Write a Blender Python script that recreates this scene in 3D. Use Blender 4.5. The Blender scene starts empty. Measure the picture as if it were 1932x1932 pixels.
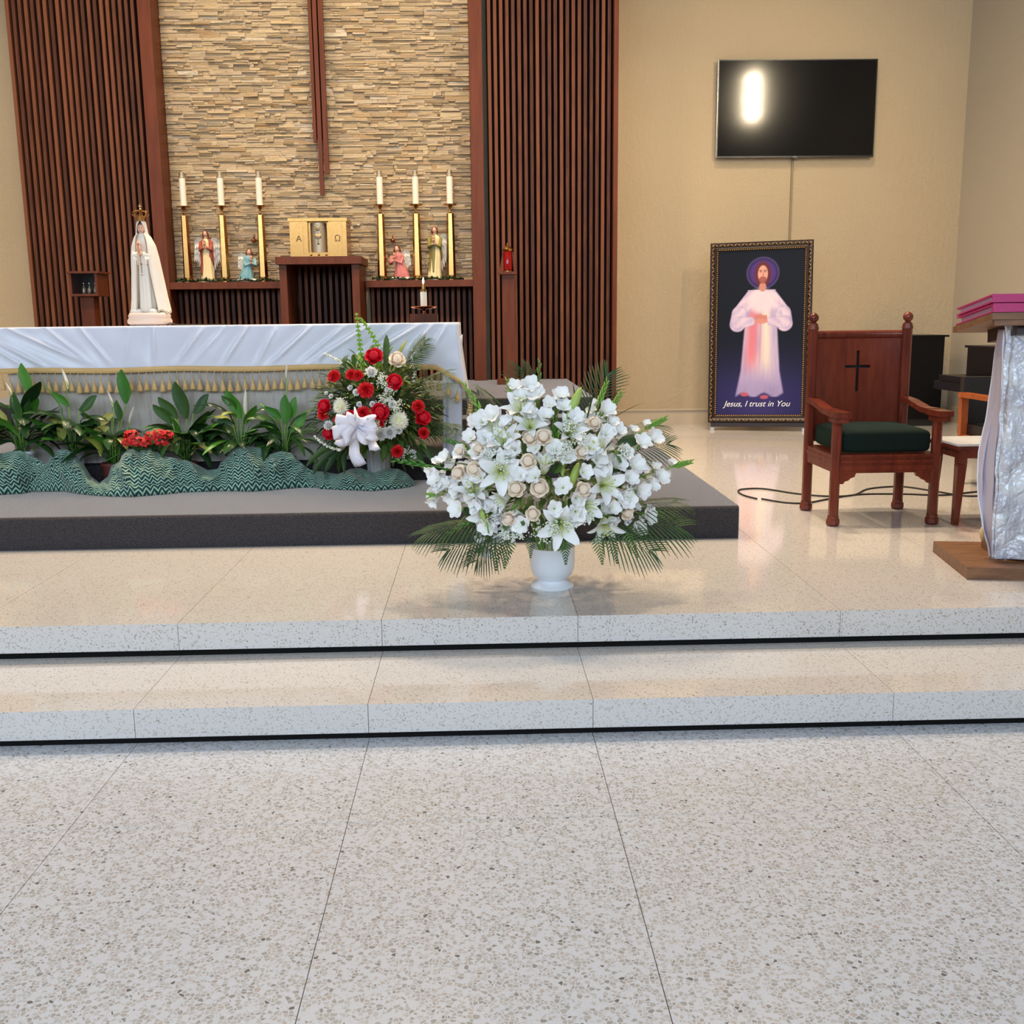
import bpy, math, random
import numpy as np
from mathutils import Vector, Matrix, noise
random.seed(11)
PI = math.pi
sc = bpy.context.scene
COL = sc.collection
# ------------------------------------------------------------------ camera
FPX, PITCH, YAW, ROLL, EYE = 1952.83, .183734, .0297253, -.0113747, 1.5
def cam_axes():
    f = Vector((math.sin(YAW)*math.cos(PITCH), math.cos(YAW)*math.cos(PITCH), -math.sin(PITCH)))
    r0 = Vector((math.cos(YAW), -math.sin(YAW), 0)); u0 = r0.cross(f)
    return (math.cos(ROLL)*r0+math.sin(ROLL)*u0, -math.sin(ROLL)*r0+math.cos(ROLL)*u0, f)
CR, CU, CF = cam_axes()
cam = bpy.data.cameras.new('camera'); co = bpy.data.objects.new('camera', cam); COL.objects.link(co)
m = Matrix((CR, CU, -CF)).transposed().to_4x4(); m.translation = (0, 0, EYE)
co.matrix_world = m
cam.sensor_width = 36; cam.lens = FPX/1932*36; cam.clip_end = 100
sc.camera = co
# ------------------------------------------------------------------ world, lights, exposure
w = bpy.data.worlds.new('world'); sc.world = w; w.use_nodes = True
w.node_tree.nodes['Background'].inputs[0].default_value = (.80, .88, 1, 1)
w.node_tree.nodes['Background'].inputs[1].default_value = .07
def area(name, loc, rot, sx, sy, power, col, spread=180):
    l = bpy.data.lights.new(name, 'AREA'); l.shape = 'RECTANGLE'; l.size = sx; l.size_y = sy
    l.energy = power; l.color = col; l.spread = math.radians(spread)
    o = bpy.data.objects.new(name, l); COL.objects.link(o); o.location = loc; o.rotation_euler = rot
    return o
# daylight through the nave windows behind and beside the camera
area('nave_window_light', (-1.5, -7.5, 5.2), (math.radians(78), 0, 0), 13, 3.4, 1040, (.68, .83, 1))
area('nave_side_window_light', (-8.2, -1.5, 4.2), (math.radians(72), 0, math.radians(-90)), 7, 3, 160, (.78, .89, 1))
# warm ceiling lamps over the sanctuary, the last added to brighten the left wall
for i, (x, y, p) in enumerate(((-3.6, 8.8, 74), (-.4, 8.8, 74), (2.6, 8.6, 82), (-1.9, 7.0, 104), (1.7, 7.0, 110), (-6.4, 8.6, 60))):
    area('ceiling_light', (x, y, 6.9), (math.radians(3), 0, 0), .45, .45, p, (1, .78, .54), 120)
# narrow wall washers over the stone niche
for x in (-2.5, -1.6, -.7):
    area('wall_washer_light', (x, 9.9, 6.5), (math.radians(14), 0, 0), .5, .3, 15, (1, .78, .48), 150)
sc.view_settings.view_transform = 'Standard'; sc.view_settings.look = 'None'
sc.view_settings.exposure = 0; sc.view_settings.gamma = 1
sc.view_settings.use_curve_mapping = False
# ------------------------------------------------------------------ helpers
def ray(x, y): return CF + CR*((x-966)/FPX) - CU*((y-966)/FPX)
def P(x, y, Y):                        # point at real depth Y seen in direction (x, y)
    d = ray(x, y); return d*(Y/d.y) + Vector((0, 0, EYE))
def F(x, y, z):                        # point on a horizontal plane at height z
    d = ray(x, y); return d*((z-EYE)/d.z) + Vector((0, 0, EYE))
def lin(c):
    return tuple((v/255/12.92 if v/255 <= .04045 else ((v/255+.055)/1.055)**2.4) for v in c)
def lerp(a, b, t): return a+(b-a)*t
def interp(pts, x):
    if x <= pts[0][0]: return pts[0][1]
    for (a, b), (c, d) in zip(pts, pts[1:]):
        if x <= c: return lerp(b, d, (x-a)/(c-a))
    return pts[-1][1]
class M:
    def __init__(s): s.v = []; s.f = []; s.m = []; s.uv = []; s.mi = 0
    def V(s, p, uv=(0, 0)): s.v.append(tuple(p)); s.uv.append(uv); return len(s.v)-1
    def Fc(s, *i): s.f.append(tuple(i)); s.m.append(s.mi)
    def box(s, a, b, T=None, ch=0):
        (x0, y0, z0), (x1, y1, z1) = a, b
        q = [(x0,y0,z0),(x1,y0,z0),(x1,y1,z0),(x0,y1,z0),(x0,y0,z1),(x1,y0,z1),(x1,y1,z1),(x0,y1,z1)]
        n = len(s.v)
        for p in q: s.V(T @ Vector(p) if T else p)
        for f in ((0,3,2,1),(4,5,6,7),(0,1,5,4),(1,2,6,5),(2,3,7,6),(3,0,4,7)): s.Fc(*[n+i for i in f])
        return s
    def prism(s, poly, z0, z1, T=None):      # poly in local xy, extruded along z
        n = len(s.v); k = len(poly)
        for z in (z0, z1):
            for p in poly:
                q = Vector((p[0], p[1], z)); s.V(T @ q if T else q)
        s.Fc(*[n+i for i in range(k)][::-1]); s.Fc(*[n+k+i for i in range(k)])
        for i in range(k): j = (i+1) % k; s.Fc(n+i, n+j, n+k+j, n+k+i)
        return s
    def grid(s, fn, nu, nv, closed=False):
        n = len(s.v); cols = nu if closed else nu+1
        for j in range(nv+1):
            for i in range(cols):
                p = fn(i/nu, j/nv)
                if len(p) == 2: s.V(p[0], p[1])
                else: s.V(p, (i/nu, j/nv))
        for j in range(nv):
            for i in range(nu):
                a = n+j*cols+i; b = n+j*cols+(i+1) % cols if closed else a+1
                s.Fc(a, b, b+cols, a+cols)
        return s
    def tube(s, pts, r, n=8, caps=True):
        pts = [Vector(p) for p in pts]; k = len(pts)
        rr = r if isinstance(r, (list, tuple)) else [r]*k
        base = len(s.v); up = None
        for i, p in enumerate(pts):
            d = (pts[min(i+1, k-1)]-pts[max(i-1, 0)])
            if d.length < 1e-9: d = Vector((0, 0, 1))
            d.normalize()
            if up is None: up = Vector((0, 0, 1)) if abs(d.z) < .9 else Vector((0, 1, 0))
            a = d.cross(up).normalized(); b = a.cross(d).normalized(); up = b
            for j in range(n):
                t = 2*PI*j/n; s.V(p+a*(math.cos(t)*rr[i])+b*(math.sin(t)*rr[i]), (j/n, i/max(k-1, 1)))
        for i in range(k-1):
            for j in range(n):
                q = base+i*n; s.Fc(q+j, q+(j+1) % n, q+n+(j+1) % n, q+n+j)
        if caps:
            s.Fc(*[base+j for j in range(n)][::-1]); s.Fc(*[base+(k-1)*n+j for j in range(n)])
        return s
    def lathe(s, prof, c=(0, 0, 0), n=24, T=None, sx=1, sy=1):
        base = len(s.v); k = len(prof)
        for i, (r, z) in enumerate(prof):
            for j in range(n):
                t = 2*PI*j/n; q = Vector((c[0]+r*math.cos(t)*sx, c[1]+r*math.sin(t)*sy, c[2]+z))
                s.V(T @ q if T else q, (j/n, i/(k-1)))
        for i in range(k-1):
            for j in range(n):
                q = base+i*n; s.Fc(q+j, q+(j+1) % n, q+n+(j+1) % n, q+n+j)
        if prof[0][0] > 1e-5: s.Fc(*[base+j for j in range(n)][::-1])
        if prof[-1][0] > 1e-5: s.Fc(*[base+(k-1)*n+j for j in range(n)])
        return s
    def ball(s, c, r, n=10, k=6, T=None):
        rx, ry, rz = (r, r, r) if isinstance(r, (int, float)) else r
        base = len(s.v); c = Vector(c)
        for i in range(k+1):
            a = -PI/2+PI*i/k
            for j in range(n):
                t = 2*PI*j/n; q = c+Vector((rx*math.cos(a)*math.cos(t), ry*math.cos(a)*math.sin(t), rz*math.sin(a)))
                s.V(T @ q if T else q)
        for i in range(k):
            for j in range(n):
                q = base+i*n; s.Fc(q+j, q+(j+1) % n, q+n+(j+1) % n, q+n+j)
        return s
    def loft(s, lev, n=40, rings=36, k=9, ph=0, th0=0, th1=2*PI, tw=0):   # lev: z,cx,cy,rx,ry,fold
        full = abs(th1-th0-2*PI) < 1e-6
        zs = [l[0] for l in lev]
        def fn(u, v):
            z = lerp(zs[0], zs[-1], v)
            g = [interp([(l[0], l[i]) for l in lev], z) for i in range(1, 6)]
            th = lerp(th0, th1, u)
            q = 1+g[4]*(math.sin(k*th+ph+tw*v)+.5*math.sin((2*k+3)*th+1.7*ph-tw*v*2))
            return Vector((g[0]+g[2]*q*math.cos(th), g[1]+g[3]*q*math.sin(th), z))
        b = len(s.v)
        s.grid(fn, n, rings, full)
        if full:
            s.Fc(*[b+j for j in range(n)][::-1]); s.Fc(*[b+rings*n+j for j in range(n)])
        return s
    def build(s, name, mats, parent=None, smooth=False, local=False, sharp=None):
        me = bpy.data.meshes.new(name)
        off = Vector((0, 0, 0))
        if parent is not None and not local: off = wloc(parent)
        vv = [(p[0]-off.x, p[1]-off.y, p[2]-off.z) for p in s.v] if off.length else s.v
        me.from_pydata(vv, [], s.f)
        mats = mats if isinstance(mats, (list, tuple)) else [mats]
        for mm in mats: me.materials.append(mm)
        me.polygons.foreach_set('material_index', s.m)
        if smooth:
            me.polygons.foreach_set('use_smooth', [True]*len(s.f))
        if any(u != (0, 0) for u in s.uv):
            ul = me.uv_layers.new(name='UVMap'); li = np.zeros(len(me.loops), dtype=np.int32)
            me.loops.foreach_get('vertex_index', li)
            ul.data.foreach_set('uv', np.array(s.uv, dtype=np.float32)[li].ravel())
        me.validate()
        if smooth and sharp:
            me.set_sharp_from_angle(angle=math.radians(sharp))
        me.update()
        o = bpy.data.objects.new(name, me); COL.objects.link(o)
        if parent is not None: o.parent = parent
        return o
def wloc(o):
    v = Vector(o.location)
    while o.parent: o = o.parent; v += Vector(o.location)
    return v
def thing(name, label, cat, loc, group=None):
    o = bpy.data.objects.new(name, None); COL.objects.link(o); o.location = loc
    o.empty_display_size = .05
    o['label'] = label; o['category'] = cat
    if group: o['group'] = group
    return o
def tag(o, label, cat, group=None):
    o['label'] = label; o['category'] = cat
    if group: o['group'] = group
    return o
def struct(o): o['kind'] = 'structure'; return o
def inst(src, name, parent, loc, rot=None, scale=1):      # copy of a mesh object, shared data
    o = src.copy(); o.name = name; COL.objects.link(o); o.parent = parent
    o.location = Vector(loc)-wloc(parent) if parent else loc
    if rot is not None:
        o.rotation_mode = 'QUATERNION'; o.rotation_quaternion = rot
    o.scale = (scale,)*3 if isinstance(scale, (int, float)) else scale
    return o
def aim(d, roll=0.):
    q = Vector(d).to_track_quat('Z', 'Y')
    return q @ Matrix.Rotation(roll, 3, 'Z').to_quaternion()
# ------------------------------------------------------------------ materials
def mat(name, col, rough=.5, metal=0, spec=.5, **k):
    m = bpy.data.materials.new(name); m.use_nodes = True
    b = m.node_tree.nodes['Principled BSDF']
    b.inputs['Base Color'].default_value = (*col, 1) if len(col) == 3 else col
    b.inputs['Roughness'].default_value = rough; b.inputs['Metallic'].default_value = metal
    b.inputs['Specular IOR Level'].default_value = spec
    for a, v in k.items(): b.inputs[a.replace('_', ' ')].default_value = v
    return m
class N:                                # tiny node helper
    def __init__(s, m): s.t = m.node_tree; s.b = s.t.nodes['Principled BSDF']
    def n(s, typ, ins={}, **a):
        x = s.t.nodes.new(typ)
        for k, v in a.items(): setattr(x, k, v)
        for k, v in ins.items():
            i = x.inputs[k]
            if hasattr(v, 'links'): s.t.links.new(v, i)
            else: i.default_value = v
        return x
    def mix(s, f, a, b, typ='MIX'):
        x = s.n('ShaderNodeMix', data_type='RGBA', blend_type=typ)
        for i, v in ((0, f), (6, a), (7, b)):
            if hasattr(v, 'links'): s.t.links.new(v, x.inputs[i])
            else: x.inputs[i].default_value = v if i == 0 or len(v) == 4 else (*v, 1)
        return x.outputs[2]
    def math(s, op, a, b=0., c=0.):
        x = s.n('ShaderNodeMath', operation=op)
        for i, v in enumerate((a, b, c)):
            if hasattr(v, 'links'): s.t.links.new(v, x.inputs[i])
            else: x.inputs[i].default_value = v
        return x.outputs[0]
    def ramp(s, f, st, interp='LINEAR'):
        x = s.n('ShaderNodeValToRGB'); s.t.links.new(f, x.inputs[0]); cr = x.color_ramp; cr.interpolation = interp
        while len(cr.elements) < len(st): cr.elements.new(.5)
        for e, (p, c) in zip(cr.elements, st): e.position = p; e.color = (*c, 1) if len(c) == 3 else c
        return x.outputs[0]
    def pos(s): return s.n('ShaderNodeNewGeometry').outputs['Position']
    def obj(s): return s.n('ShaderNodeTexCoord').outputs['Object']
    def uv(s): return s.n('ShaderNodeTexCoord').outputs['UV']
    def scl(s, v, x, y, z):
        return s.n('ShaderNodeMapping', {'Vector': v, 'Scale': (x, y, z)}).outputs[0]
    def noise(s, v, sc_, det=3, out=0, rough=.5):
        return s.n('ShaderNodeTexNoise', {'Vector': v, 'Scale': sc_, 'Detail': det, 'Roughness': rough}).outputs[out]
    def set(s, k, v):
        if hasattr(v, 'links'): s.t.links.new(v, s.b.inputs[k])
        else: s.b.inputs[k].default_value = v
    def bump(s, h, dist, strength=1.):
        x = s.n('ShaderNodeBump', {'Height': h, 'Distance': dist, 'Strength': strength})
        s.t.links.new(x.outputs[0], s.b.inputs['Normal'])
def terrazzo(name, scale, base, chips, density, rough):
    m = mat(name, base, rough); n = N(m); p = n.pos()
    wob = n.n('ShaderNodeVectorMath', {0: p, 1: n.n('ShaderNodeVectorMath', {0: n.noise(p, scale*.9, 2, 1), 'Scale': .5/scale}, operation='SCALE').outputs[0]}, operation='ADD').outputs[0]
    v = n.n('ShaderNodeTexVoronoi', {'Vector': wob, 'Scale': scale, 'Randomness': 1.}, feature='F1')
    e = n.n('ShaderNodeTexVoronoi', {'Vector': wob, 'Scale': scale, 'Randomness': 1.}, feature='DISTANCE_TO_EDGE')
    sep = n.n('ShaderNodeSeparateColor', {0: v.outputs['Color']})
    inside = n.math('GREATER_THAN', e.outputs[0], .10)
    ischip = n.math('LESS_THAN', sep.outputs[0], density)
    fac = n.math('MULTIPLY', inside, ischip)
    cc = n.ramp(sep.outputs[1], chips, 'CONSTANT')
    v2 = n.n('ShaderNodeTexVoronoi', {'Vector': p, 'Scale': scale*3.1}, feature='F1')
    s2 = n.n('ShaderNodeSeparateColor', {0: v2.outputs['Color']})
    f2 = n.math('MULTIPLY', n.math('LESS_THAN', s2.outputs[0], .22), n.math('LESS_THAN', v2.outputs[0], .33))
    big = n.noise(p, 1.3, 3)
    base2 = n.mix(big, tuple(c*.95 for c in base), tuple(min(1, c*1.05) for c in base))
    a = n.mix(n.math('MULTIPLY', f2, .5), base2, lin((150, 140, 132)))
    n.set('Base Color', n.mix(fac, a, cc))
    n.set('Roughness', n.math('MULTIPLY_ADD', n.noise(p, 25, 3), rough*.6, rough*.7))
    return m
def wood(name, c1, c2, rough=.4, scale=(6, 6, .6), var=.25, spec=.4):
    m = mat(name, c1, rough, 0, spec); n = N(m); o = n.obj()
    r = n.n('ShaderNodeObjectInfo').outputs['Random']
    off = n.n('ShaderNodeVectorMath', {0: n.scl(o, *scale), 1: n.n('ShaderNodeCombineXYZ', {0: n.math('MULTIPLY', r, 37.), 2: n.math('MULTIPLY', r, 11.)}).outputs[0]}, operation='ADD').outputs[0]
    g = n.noise(off, 6, 5, rough=.6)
    f = n.math('ADD', n.math('MULTIPLY', n.math('SUBTRACT', r, .5), var*2), g)
    n.set('Base Color', n.ramp(f, [(.25, c2), (.75, c1)]))
    n.bump(g, .002, .3)
    return m
WH = (.83, .84, .85)
MT = {}
MT['floor'] = terrazzo('terrazzo_nave', 86, lin((208, 212, 221)), [(0, lin((190, 190, 192))), (.36, lin((178, 176, 174))), (.64, lin((166, 164, 162))), (.84, lin((188, 178, 174))), (.93, lin((150, 148, 146))), (.98, lin((112, 110, 108)))], .68, .24)
MT['step'] = terrazzo('terrazzo_step', 170, lin((212, 208, 205)), [(0, lin((192, 184, 174))), (.5, lin((174, 164, 152))), (.85, lin((136, 126, 116)))], .24, .085)
MT['joint'] = mat('joint_strip', lin((92, 86, 80)), .6)
MT['kick'] = mat('black_kick_strip', lin((12, 11, 11)), .6, spec=.15)
m = mat('cream_plaster', lin((203, 181, 146)), .85); n = N(m); p = n.pos()
q = n.noise(p, 55, 5, rough=.7); big = n.noise(p, .8, 3)
n.set('Base Color', n.mix(big, lin((200, 178, 145)), lin((212, 191, 157)))); n.bump(n.mix(.5, q, n.noise(n.scl(p, 1, 1, .35), 22, 4)), .03, .8)
MT['wall'] = m
m = mat('side_wall_paint', lin((196, 186, 168)), .85); n = N(m); n.bump(n.noise(n.pos(), 50, 5), .006, .5); MT['wall2'] = m
MT['ceiling'] = mat('ceiling_paint', lin((214, 205, 190)), .9)
MT['trimw'] = mat('pale_baseboard', lin((205, 188, 160)), .45)
# carpet: dark woven loops with a dusty sheen
m = mat('woven_carpet', lin((96, 90, 88)), .95, spec=.1, Sheen_Weight=1., Sheen_Roughness=.35, Sheen_Tint=(.95, .82, .74, 1)); n = N(m); p = n.pos()
sx = n.n('ShaderNodeSeparateXYZ', {0: p})
wv = n.math('MULTIPLY', n.math('SINE', n.math('MULTIPLY', sx.outputs[0], 420.)), n.math('SINE', n.math('MULTIPLY', n.math('ADD', sx.outputs[1], sx.outputs[2]), 420.)))
nz = n.noise(n.scl(p, 60, 60, 60), 3, 3)
f = n.math('ADD', n.math('MULTIPLY', wv, .22), nz)
n.set('Base Color', n.ramp(f, [(.3, lin((42, 42, 47))), (.72, lin((84, 79, 80)))])); n.bump(f, .004, .6)
MT['carpet'] = m
MT['slat'] = wood('walnut_slat', lin((122, 74, 50)), lin((76, 44, 32)), .46, (5, 5, .5), .3, .2)
MT['backing'] = mat('black_backing', lin((20, 9, 8)), .9, spec=.1)
MT['post'] = wood('stained_post', lin((118, 62, 36)), lin((90, 45, 27)), .42, (3, 3, .3), 0, .2)
MT['chairwood'] = wood('red_brown_wood', lin((128, 58, 38)), lin((88, 36, 28)), .25, (4, 4, .7), .1)
MT['orangewood'] = wood('orange_wood', lin((190, 104, 48)), lin((160, 80, 38)), .3, (4, 4, .7), .1)
MT['basewood'] = wood('worn_brown_wood', lin((148, 106, 74)), lin((104, 72, 52)), .45, (.8, 5, 5), 0)
STC = [(0, lin((160, 140, 110))), (.2, lin((184, 163, 130))), (.45, lin((202, 182, 148))), (.62, lin((190, 170, 144))), (.75, lin((212, 192, 156))), (.87, lin((176, 146, 106))), (.94, lin((216, 202, 178))), (1, lin((152, 134, 112)))]
for nm in ('a', 'b'):
    m = mat('split_stone_'+nm, lin((205, 180, 140)), .8); n = N(m); p = n.pos()
    if nm == 'a': r = n.n('ShaderNodeObjectInfo').outputs['Random']
    else: r = n.n('ShaderNodeAttribute', attribute_name='tone').outputs['Fac']
    c = n.ramp(r, STC)
    g = n.noise(n.scl(p, 1, 1, 3), 26, 5, rough=.65)
    c2 = n.mix(n.math('MULTIPLY', n.math('SUBTRACT', g, .35), 1.4), c, n.mix(.35, c, lin((150, 112, 68))))
    n.set('Base Color', c2); n.bump(g, .012, .8); MT['stone_'+nm] = m
MT['grout'] = mat('stone_backing', lin((120, 98, 68)), .95)
def brushed(name, c, rough, sc_=(1, 1, 1)):
    m = mat(name, c, rough, 1); n = N(m); g = n.noise(n.scl(n.obj(), *sc_), 40, 3)
    n.set('Roughness', n.math('MULTIPLY_ADD', g, .12, rough-.06)); return m
MT['brass'] = brushed('polished_brass', lin((186, 138, 80)), .22)
MT['gold'] = brushed('gold_plate', lin((170, 126, 72)), .26)
MT['silver'] = brushed('etched_silver', lin((196, 184, 160)), .55)
MT['chrome'] = mat('chrome', (.8, .8, .82), .12, 1)
MT['copper'] = mat('copper_metal', lin((170, 104, 70)), .25, 1)
MT['wax'] = mat('white_wax', lin((248, 240, 222)), .5, Subsurface_Weight=.15, Subsurface_Radius=(.01, .006, .003))
MT['blackm'] = mat('black_metal', (.012, .012, .013), .4)
MT['dark'] = mat('dark_engraving', lin((104, 66, 26)), .5)
m = mat('white_satin', lin((228, 231, 244)), .3, spec=.5, Sheen_Weight=.3); n = N(m); n.bump(n.noise(n.scl(n.obj(), 3, 3, 3), 3, 3), .01, .3); MT['satin'] = m
MT['goldtrim'] = mat('gold_braid', lin((214, 176, 112)), .5, Sheen_Weight=.4)
m = mat('altar_stone', lin((190, 180, 168)), .55); n = N(m); p = n.pos()
g = n.noise(n.scl(p, 5, 5, 1), 3, 6, rough=.7); g2 = n.noise(n.scl(p, 9, 9, 2.5), 8, 5, rough=.75)
c = n.ramp(g, [(.3, lin((150, 138, 126))), (.5, lin((190, 182, 174))), (.75, lin((206, 200, 194)))])
n.set('Base Color', n.mix(n.math('MULTIPLY', n.math('GREATER_THAN', g2, .66), .5), c, lin((120, 90, 68)))); n.bump(g2, .003, .5); MT['altar'] = m
MT['white'] = mat('white_ceramic', lin((236, 240, 246)), .3)
MT['plastic'] = mat('grey_white_pot', lin((205, 205, 205)), .5)
MT['terra'] = mat('dark_red_pot', lin((92, 40, 32)), .5)
MT['soil'] = mat('potting_soil', lin((50, 36, 28)), .95)
def petalmat(name, c0, c1, c2, p1=.25, rough=.55, tr=.15):
    m = mat(name, c2, rough, spec=.3); n = N(m)
    s_ = n.n('ShaderNodeSeparateXYZ', {0: n.uv()})
    n.set('Base Color', n.ramp(s_.outputs[1], [(0, c0), (p1, c1), (min(1, p1+.35), c2)]))
    n.set('Subsurface Weight', tr); n.b.inputs['Subsurface Radius'].default_value = (.02, .02, .02); n.b.inputs['Subsurface Scale'].default_value = .5
    return m
MT['lily'] = petalmat('lily_petal', lin((190, 205, 110)), lin((226, 232, 196)), lin((246, 247, 248)))
MT['glad'] = petalmat('gladiolus_petal', lin((205, 222, 150)), lin((240, 240, 224)), lin((248, 248, 246)), .15)
MT['rose'] = petalmat('cream_rose_petal', lin((254, 214, 176)), lin((255, 226, 196)), lin((255, 240, 220)), .25, .5, .3)
MT['red'] = petalmat('red_petal', lin((120, 8, 16)), lin((190, 14, 26)), lin((222, 30, 38)), .3, .5, .05)
MT['crim'] = petalmat('crimson_petal', lin((150, 6, 20)), lin((196, 12, 34)), lin((216, 20, 46)), .3, .5, .0)
MT['mum'] = petalmat('white_mum_petal', lin((244, 244, 220)), lin((248, 248, 240)), lin((250, 250, 248)), .2)
MT['spider'] = petalmat('greenish_mum_petal', lin((222, 228, 176)), lin((236, 238, 206)), lin((246, 246, 230)), .3)
def leafmat(name, a, b, rough=.35, sc_=3):
    m = mat(name, a, rough, spec=.4); n = N(m); r = n.n('ShaderNodeObjectInfo').outputs['Random']
    g = n.noise(n.obj(), 14, 3)
    f = n.math('ADD', n.math('MULTIPLY', r, .6), n.math('MULTIPLY', g, .5))
    n.set('Base Color', n.ramp(f, [(.2, a), (.85, b)])); return m
MT['leaf'] = leafmat('dark_glossy_leaf', lin((20, 46, 26)), lin((60, 98, 42)), .3)
MT['leafy'] = leafmat('yellowing_leaf', lin((120, 140, 50)), lin((196, 186, 100)), .4)
MT['leafb'] = leafmat('bright_leaf', lin((52, 112, 34)), lin((92, 150, 54)), .35)
MT['fol'] = leafmat('arrangement_foliage', lin((34, 66, 34)), lin((96, 128, 60)), .45)
MT['palm'] = leafmat('palm_leaf', lin((36, 62, 38)), lin((66, 96, 50)), .45)
MT['olive'] = leafmat('olive_leaf', lin((96, 116, 52)), lin((150, 156, 84)), .5)
MT['stem'] = mat('green_stem', lin((112, 160, 60)), .5)
MT['budg'] = mat('pale_green_bud', lin((168, 194, 96)), .5)
MT['bells'] = mat('bells_green', lin((140, 186, 60)), .5)
MT['lace'] = mat('tiny_white_blossom', lin((240, 243, 232)), .6)
MT['anther'] = mat('pale_stamen', lin((196, 206, 110)), .6)
m = mat('teal_zigzag_fabric', lin((60, 120, 112)), .8, Sheen_Weight=.3); n = N(m); s_ = n.n('ShaderNodeSeparateXYZ', {0: n.uv()})
tri = n.math('PINGPONG', n.math('MULTIPLY', s_.outputs[0], 22.), .5)
ph = n.math('ADD', n.math('MULTIPLY', s_.outputs[1], 46.), n.math('MULTIPLY', tri, 1.9))
fr = n.math('PINGPONG', ph, .5)
ph2 = n.math('ADD', fr, n.math('MULTIPLY', n.math('SUBTRACT', n.noise(n.obj(), 60, 2), .5), .12))
n.set('Base Color', n.ramp(ph2, [(.23, lin((12, 66, 68))), (.29, lin((60, 122, 112))), (.34, lin((184, 214, 186)))])); n.bump(ph2, .003, .5)
MT['zig'] = m
MT['cushion'] = mat('dark_green_velvet', lin((10, 26, 22)), .85, Sheen_Weight=.08, spec=.2, Sheen_Tint=(.2, .5, .35, 1))
MT['magenta'] = mat('magenta_binding', lin((186, 46, 108)), .45)
MT['pages'] = mat('page_edges', lin((206, 170, 190)), .7)
m = mat('silver_brocade', lin((220, 220, 228)), .34, .15); n = N(m); p = n.obj()
g = n.noise(p, 8, 3, rough=.55); v = n.n('ShaderNodeTexVoronoi', {'Vector': p, 'Scale': 8.}, feature='F1').outputs[0]
n.bump(n.math('ADD', n.math('MULTIPLY', n.math('ABSOLUTE', n.math('SUBTRACT', g, .5)), 4.), v), .035, .6); n.set('Base Color', n.ramp(g, [(.35, lin((190, 188, 198))), (.65, lin((232, 236, 240)))])); MT['brocade'] = m
MT['organza'] = mat('lavender_organza', lin((206, 198, 214)), .4, Transmission_Weight=.15)
MT['screen'] = mat('tv_glass', (.004, .004, .005), .10, spec=.25, Coat_Weight=.03, Coat_Roughness=.24)
MT['bezel'] = mat('tv_bezel', (.015, .015, .016), .3)
MT['piano'] = mat('black_lacquer', (.004, .004, .005), .35, spec=.18)
MT['pbrown'] = mat('dark_brown_panel', lin((42, 26, 20)), .4)
MT['ivory'] = mat('piano_keys', lin((230, 226, 215)), .3)
MT['cable'] = mat('black_cable', (.02, .018, .018), .5)
MT['conduit'] = mat('painted_conduit', lin((150, 132, 102)), .6)
MT['skin'] = mat('painted_skin', lin((226, 178, 154)), .45)
MT['hair'] = mat('painted_brown_hair', lin((96, 60, 40)), .5)
MT['hairr'] = mat('auburn_hair', lin((112, 52, 30)), .5)
MT['robe'] = mat('ivory_painted_robe', lin((236, 228, 216)), .5)
MT['robe2'] = mat('cream_robe', lin((238, 218, 168)), .5)
MT['cloak_r'] = mat('rust_red_cloak', lin((160, 74, 58)), .5)
MT['cloak_g'] = mat('olive_cloak', lin((132, 122, 62)), .5)
MT['cloak_b'] = mat('pale_blue_robe', lin((120, 170, 182)), .5)
MT['cloak_p'] = mat('pink_robe', lin((206, 120, 118)), .5)
MT['wing'] = mat('white_wing', lin((226, 222, 210)), .5)
MT['pink'] = mat('pinkish_base', lin((226, 204, 190)), .5)
MT['eye'] = mat('painted_eye', lin((50, 34, 28)), .4)
MT['lip'] = mat('painted_lip', lin((186, 84, 76)), .4)
MT['cloud'] = mat('white_cloud_base', lin((226, 224, 220)), .6)
MT['glass'] = mat('clear_glass', (1, 1, 1), .03, Transmission_Weight=1., IOR=1.45)
MT['redglass'] = mat('red_glass', lin((190, 20, 20)), .1, Transmission_Weight=.6)
MT['oil'] = mat('golden_oil', lin((200, 150, 40)), .2)
MT['ribbon'] = mat('white_satin_ribbon', lin((236, 234, 246)), .4, Sheen_Weight=.4)
def emis(name, c, s_):
    m = mat(name, c, .5); b = m.node_tree.nodes['Principled BSDF']
    b.inputs['Emission Color'].default_value = (*c, 1); b.inputs['Emission Strength'].default_value = s_; return m
MT['flame'] = emis('candle_flame', (1, .8, .45), 12)
MT['bulb'] = emis('warm_bulb', (1, .82, .55), 4300)
# ------------------------------------------------------------------ the setting
Z1, Z2, Z3 = .137, .281, .464          # step, sanctuary floor, carpeted platform
JX = [-3.9, -3.0, -2.12, -1.264, -.424, .394, 1.503, 2.35, 3.2, 4.1, 5.45]
YS1, YS2, YPL = 3.57, 4.16, 5.64
XL, XR = -8.6, 5.45
def slabs(parent, xs, ys, z0, z1, mt, gap=.0012):
    for a, b in zip(xs, xs[1:]):
        for c, d in zip(ys, ys[1:]):
            M().box((a+gap, c+gap, z0), (b-gap, d-gap, z1)).build('terrazzo_slab', mt, parent)
xsl = [XL, -6.6, -5.0]+JX
fl = struct(M().box((XL, -8.5, -.2), (XR, 3.66, -.004)).build('floor', MT['joint']))
slabs(fl, xsl, [-8.5, -6, -3.6, -1.2, .2, 1.55, 2.94, 3.60], -.03, 0, MT['floor'])
st = struct(M().box((XL, 3.61, -.2), (XR, 4.2, Z1-.034)).build('step_lower', MT['joint']))
slabs(st, xsl, [YS1, 4.195], .028, Z1, MT['step'], .0010)
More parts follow.
